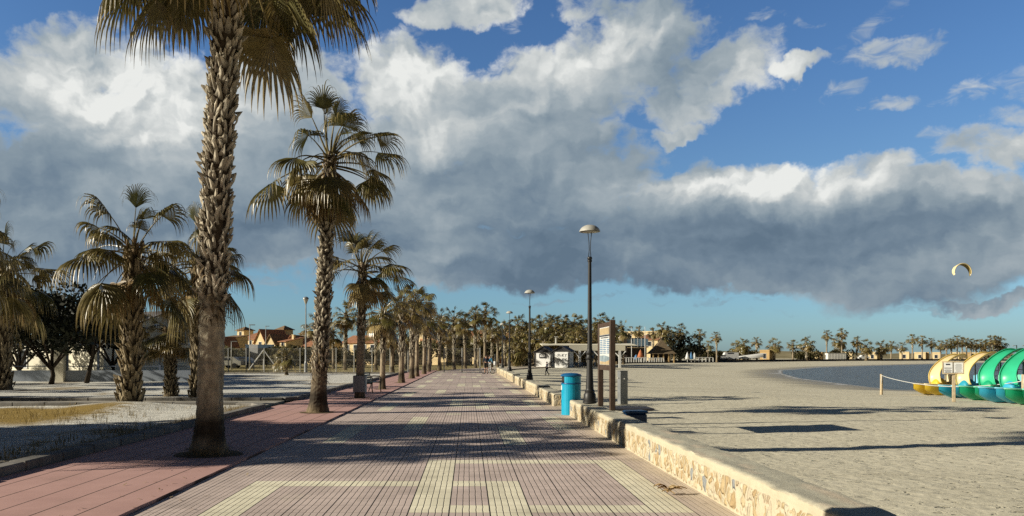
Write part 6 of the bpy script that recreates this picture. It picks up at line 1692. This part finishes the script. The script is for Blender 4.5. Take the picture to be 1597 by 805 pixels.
b = MB(); b.tube([(-.05, -.06, .25), (-.05, .06, .25)], .05, 12); b.tube([(-.05, -.07, .25), (.05, -.07, .12)], .01, 6); b.box((.05, -.11, .12), (.09, .07, .02)); b.tube([(-.05, .07, .25), (-.15, .07, .38)], .01, 6); b.box((-.15, .11, .38), (.09, .07, .02)); b.build('pedals', MAT['steel'], r)

# ------------------------------------------------------------------ benches, bins, trunk guard
MAT['benchgreen'] = simple('dark_green_slats', (0.018, 0.055, 0.035), 0.5, 0.2, 6, spec=0.5)
def bench(loc, rz, label, L=1.75):
    r = empty('park_bench', loc, rz, label, 'bench', 'benches on the promenade')
    for x in (-L / 2 + .06, L / 2 - .06):
        b = MB(); b.tube([(x, -.26, 0), (x, -.23, .22), (x, -.24, .43), (x, -.25, .62), (x, -.20, .68), (x, .10, .69), (x, .20, .64)], .024, 8); b.tube([(x, .30, 0), (x, .20, .25), (x, .17, .44), (x, .27, .86)], .024, 8); b.tube([(x, -.24, .41), (x, .18, .41)], .022, 8)
        b.build('side_frame', MAT['iron'], r, smooth=True)
    b = MB()
    for k in range(5): b.box((0, -.20 + k * .085, .445), (L, .065, .028), ch=.006)
    b.build('seat', MAT['benchgreen'], r)
    b = MB()
    for k in range(4): b.box((0, .185 + k * .028, .54 + k * .095), (L, .026, .07), rot=Matrix.Rotation(R(-14), 4, 'X'), ch=.006)
    b.build('backrest', MAT['benchgreen'], r)
bench((-4.22, 34.6, .035), R(84), 'dark green slatted bench with iron arms, behind the third palm')
bench((gx(698, 92), 92, .035), R(10), 'small far bench with dark slats, at the end of the palm row', 1.6)
r = empty('litter_bin', (gx(669.6, 91), 91, .03), 0, 'white cylindrical litter bin between the far promenade palms', 'litter bin')
b = MB(); b.lathe([(.21, .05), (.215, .1), (.215, .74), (.19, .78)], 16); b.build('body', MAT['white'], r, angle=40)
b = MB(); b.lathe([(.22, .0), (.22, .06)], 16); b.build('base', MAT['steel'], r, angle=40)
b = MB(); b.lathe([(.14, .785), (.13, .80)], 12); b.build('opening', MAT['black'], r)
r = empty('litter_bin', (gx(772, 108), 108, .0), 0, 'white litter bin hung on a thin post behind the cyclist', 'litter bin')
b = MB(); b.tube([(0, .22, 0), (0, .22, 1.9)], .03, 6); b.build('post', MAT['steel'], r)
b = MB(); b.lathe([(.17, .38), (.19, .42), (.19, .86), (.17, .9)], 14); b.build('body', MAT['white'], r, angle=40)
MAT['sheet'] = simple('grey_sheet_metal', (0.24, 0.27, 0.31), 0.45, 0.2, 3, metal=0.3, dirt=0.35)
b = MB(); P = []
for z in (.24, .25, .55, .84, .85):
    P.append([(.245 * math.copysign(abs(math.cos(a)) ** .35, math.cos(a)), .245 * math.copysign(abs(math.sin(a)) ** .35, math.sin(a)), z) for a in [2 * PI * j / 32 + .01 for j in range(33)]])
b.grid(P); tag(b.build('trunk_guard', MAT['sheet'], loc=(-4.07, 30, .02), angle=30), 'grey sheet metal guard wrapped round the foot of the third promenade palm', 'trunk guard')

# soil round the foot of each promenade palm
MAT['soil'] = simple('dry_soil', (0.17, 0.125, 0.075), 0.95, 0.4, 9, bmp=0.8, spec=0.1)
for x, y, rr in ((-4.15, 12.8, .52), (-4.2, 22.3, .50), (-4.08, 30, .42), (-4.1, 38, .42), (-3.95, 47, .42), (-4.0, 56.2, .42)):
    mb = MB(); n = 36
    ring = [(x + rr * (1 + .14 * mnoise.noise(Vector((math.cos(a) * 1.5 + x, math.sin(a) * 1.5 + y, 0)))) * math.cos(a), y + rr * (1 + .14 * mnoise.noise(Vector((math.cos(a) * 1.5, math.sin(a) * 1.5 + y, 4)))) * math.sin(a), .0405) for a in [2 * PI * j / n for j in range(n)]]
    ring = [(min(px_, -3.47), py_, pz_) for px_, py_, pz_ in ring]
    mb.add(ring + [(x, y, .06)], [(j, (j + 1) % n, n) for j in range(n)])
    tag(mb.build('soil', MAT['soil'], smooth=True), kind='structure')

# fallen bits at the palm feet and along the kerb
mb = MB(); rng = random.Random(31)
spots = [(-4.15, 12.8, .75, 90), (-4.2, 22.3, .7, 60), (-6.0, 16, 3.5, 60), (-3.5, 9, 3.0, 40), (2.5, 12, 2.5, 40), (-10.5, 25, 1.5, 120)]
for x0, y0, s, n in spots:
    for _ in range(n):
        x = x0 + rng.gauss(0, .45) * min(s, 1); y = y0 + rng.gauss(0, .5) * s; a = rng.uniform(0, 6.28); L = rng.uniform(.02, .09); w = rng.uniform(.004, .012)
        d = Vector((math.cos(a), math.sin(a), rng.uniform(0, .25))) * L; q = Vector((-math.sin(a), math.cos(a), 0)) * w; p = Vector((x, y, .042 if x < -3.43 else .008))
        if x0 < -9: p.z = .17
        c = lerp((.20, .13, .06), (.55, .44, .26), rng.random()); mb.add([p - q, p + q, p + d + q * .5, p + d - q * .5], [(0, 1, 2, 3)], 0, c)
tag(mb.build('dry_litter', MAT['husk']), kind='stuff')
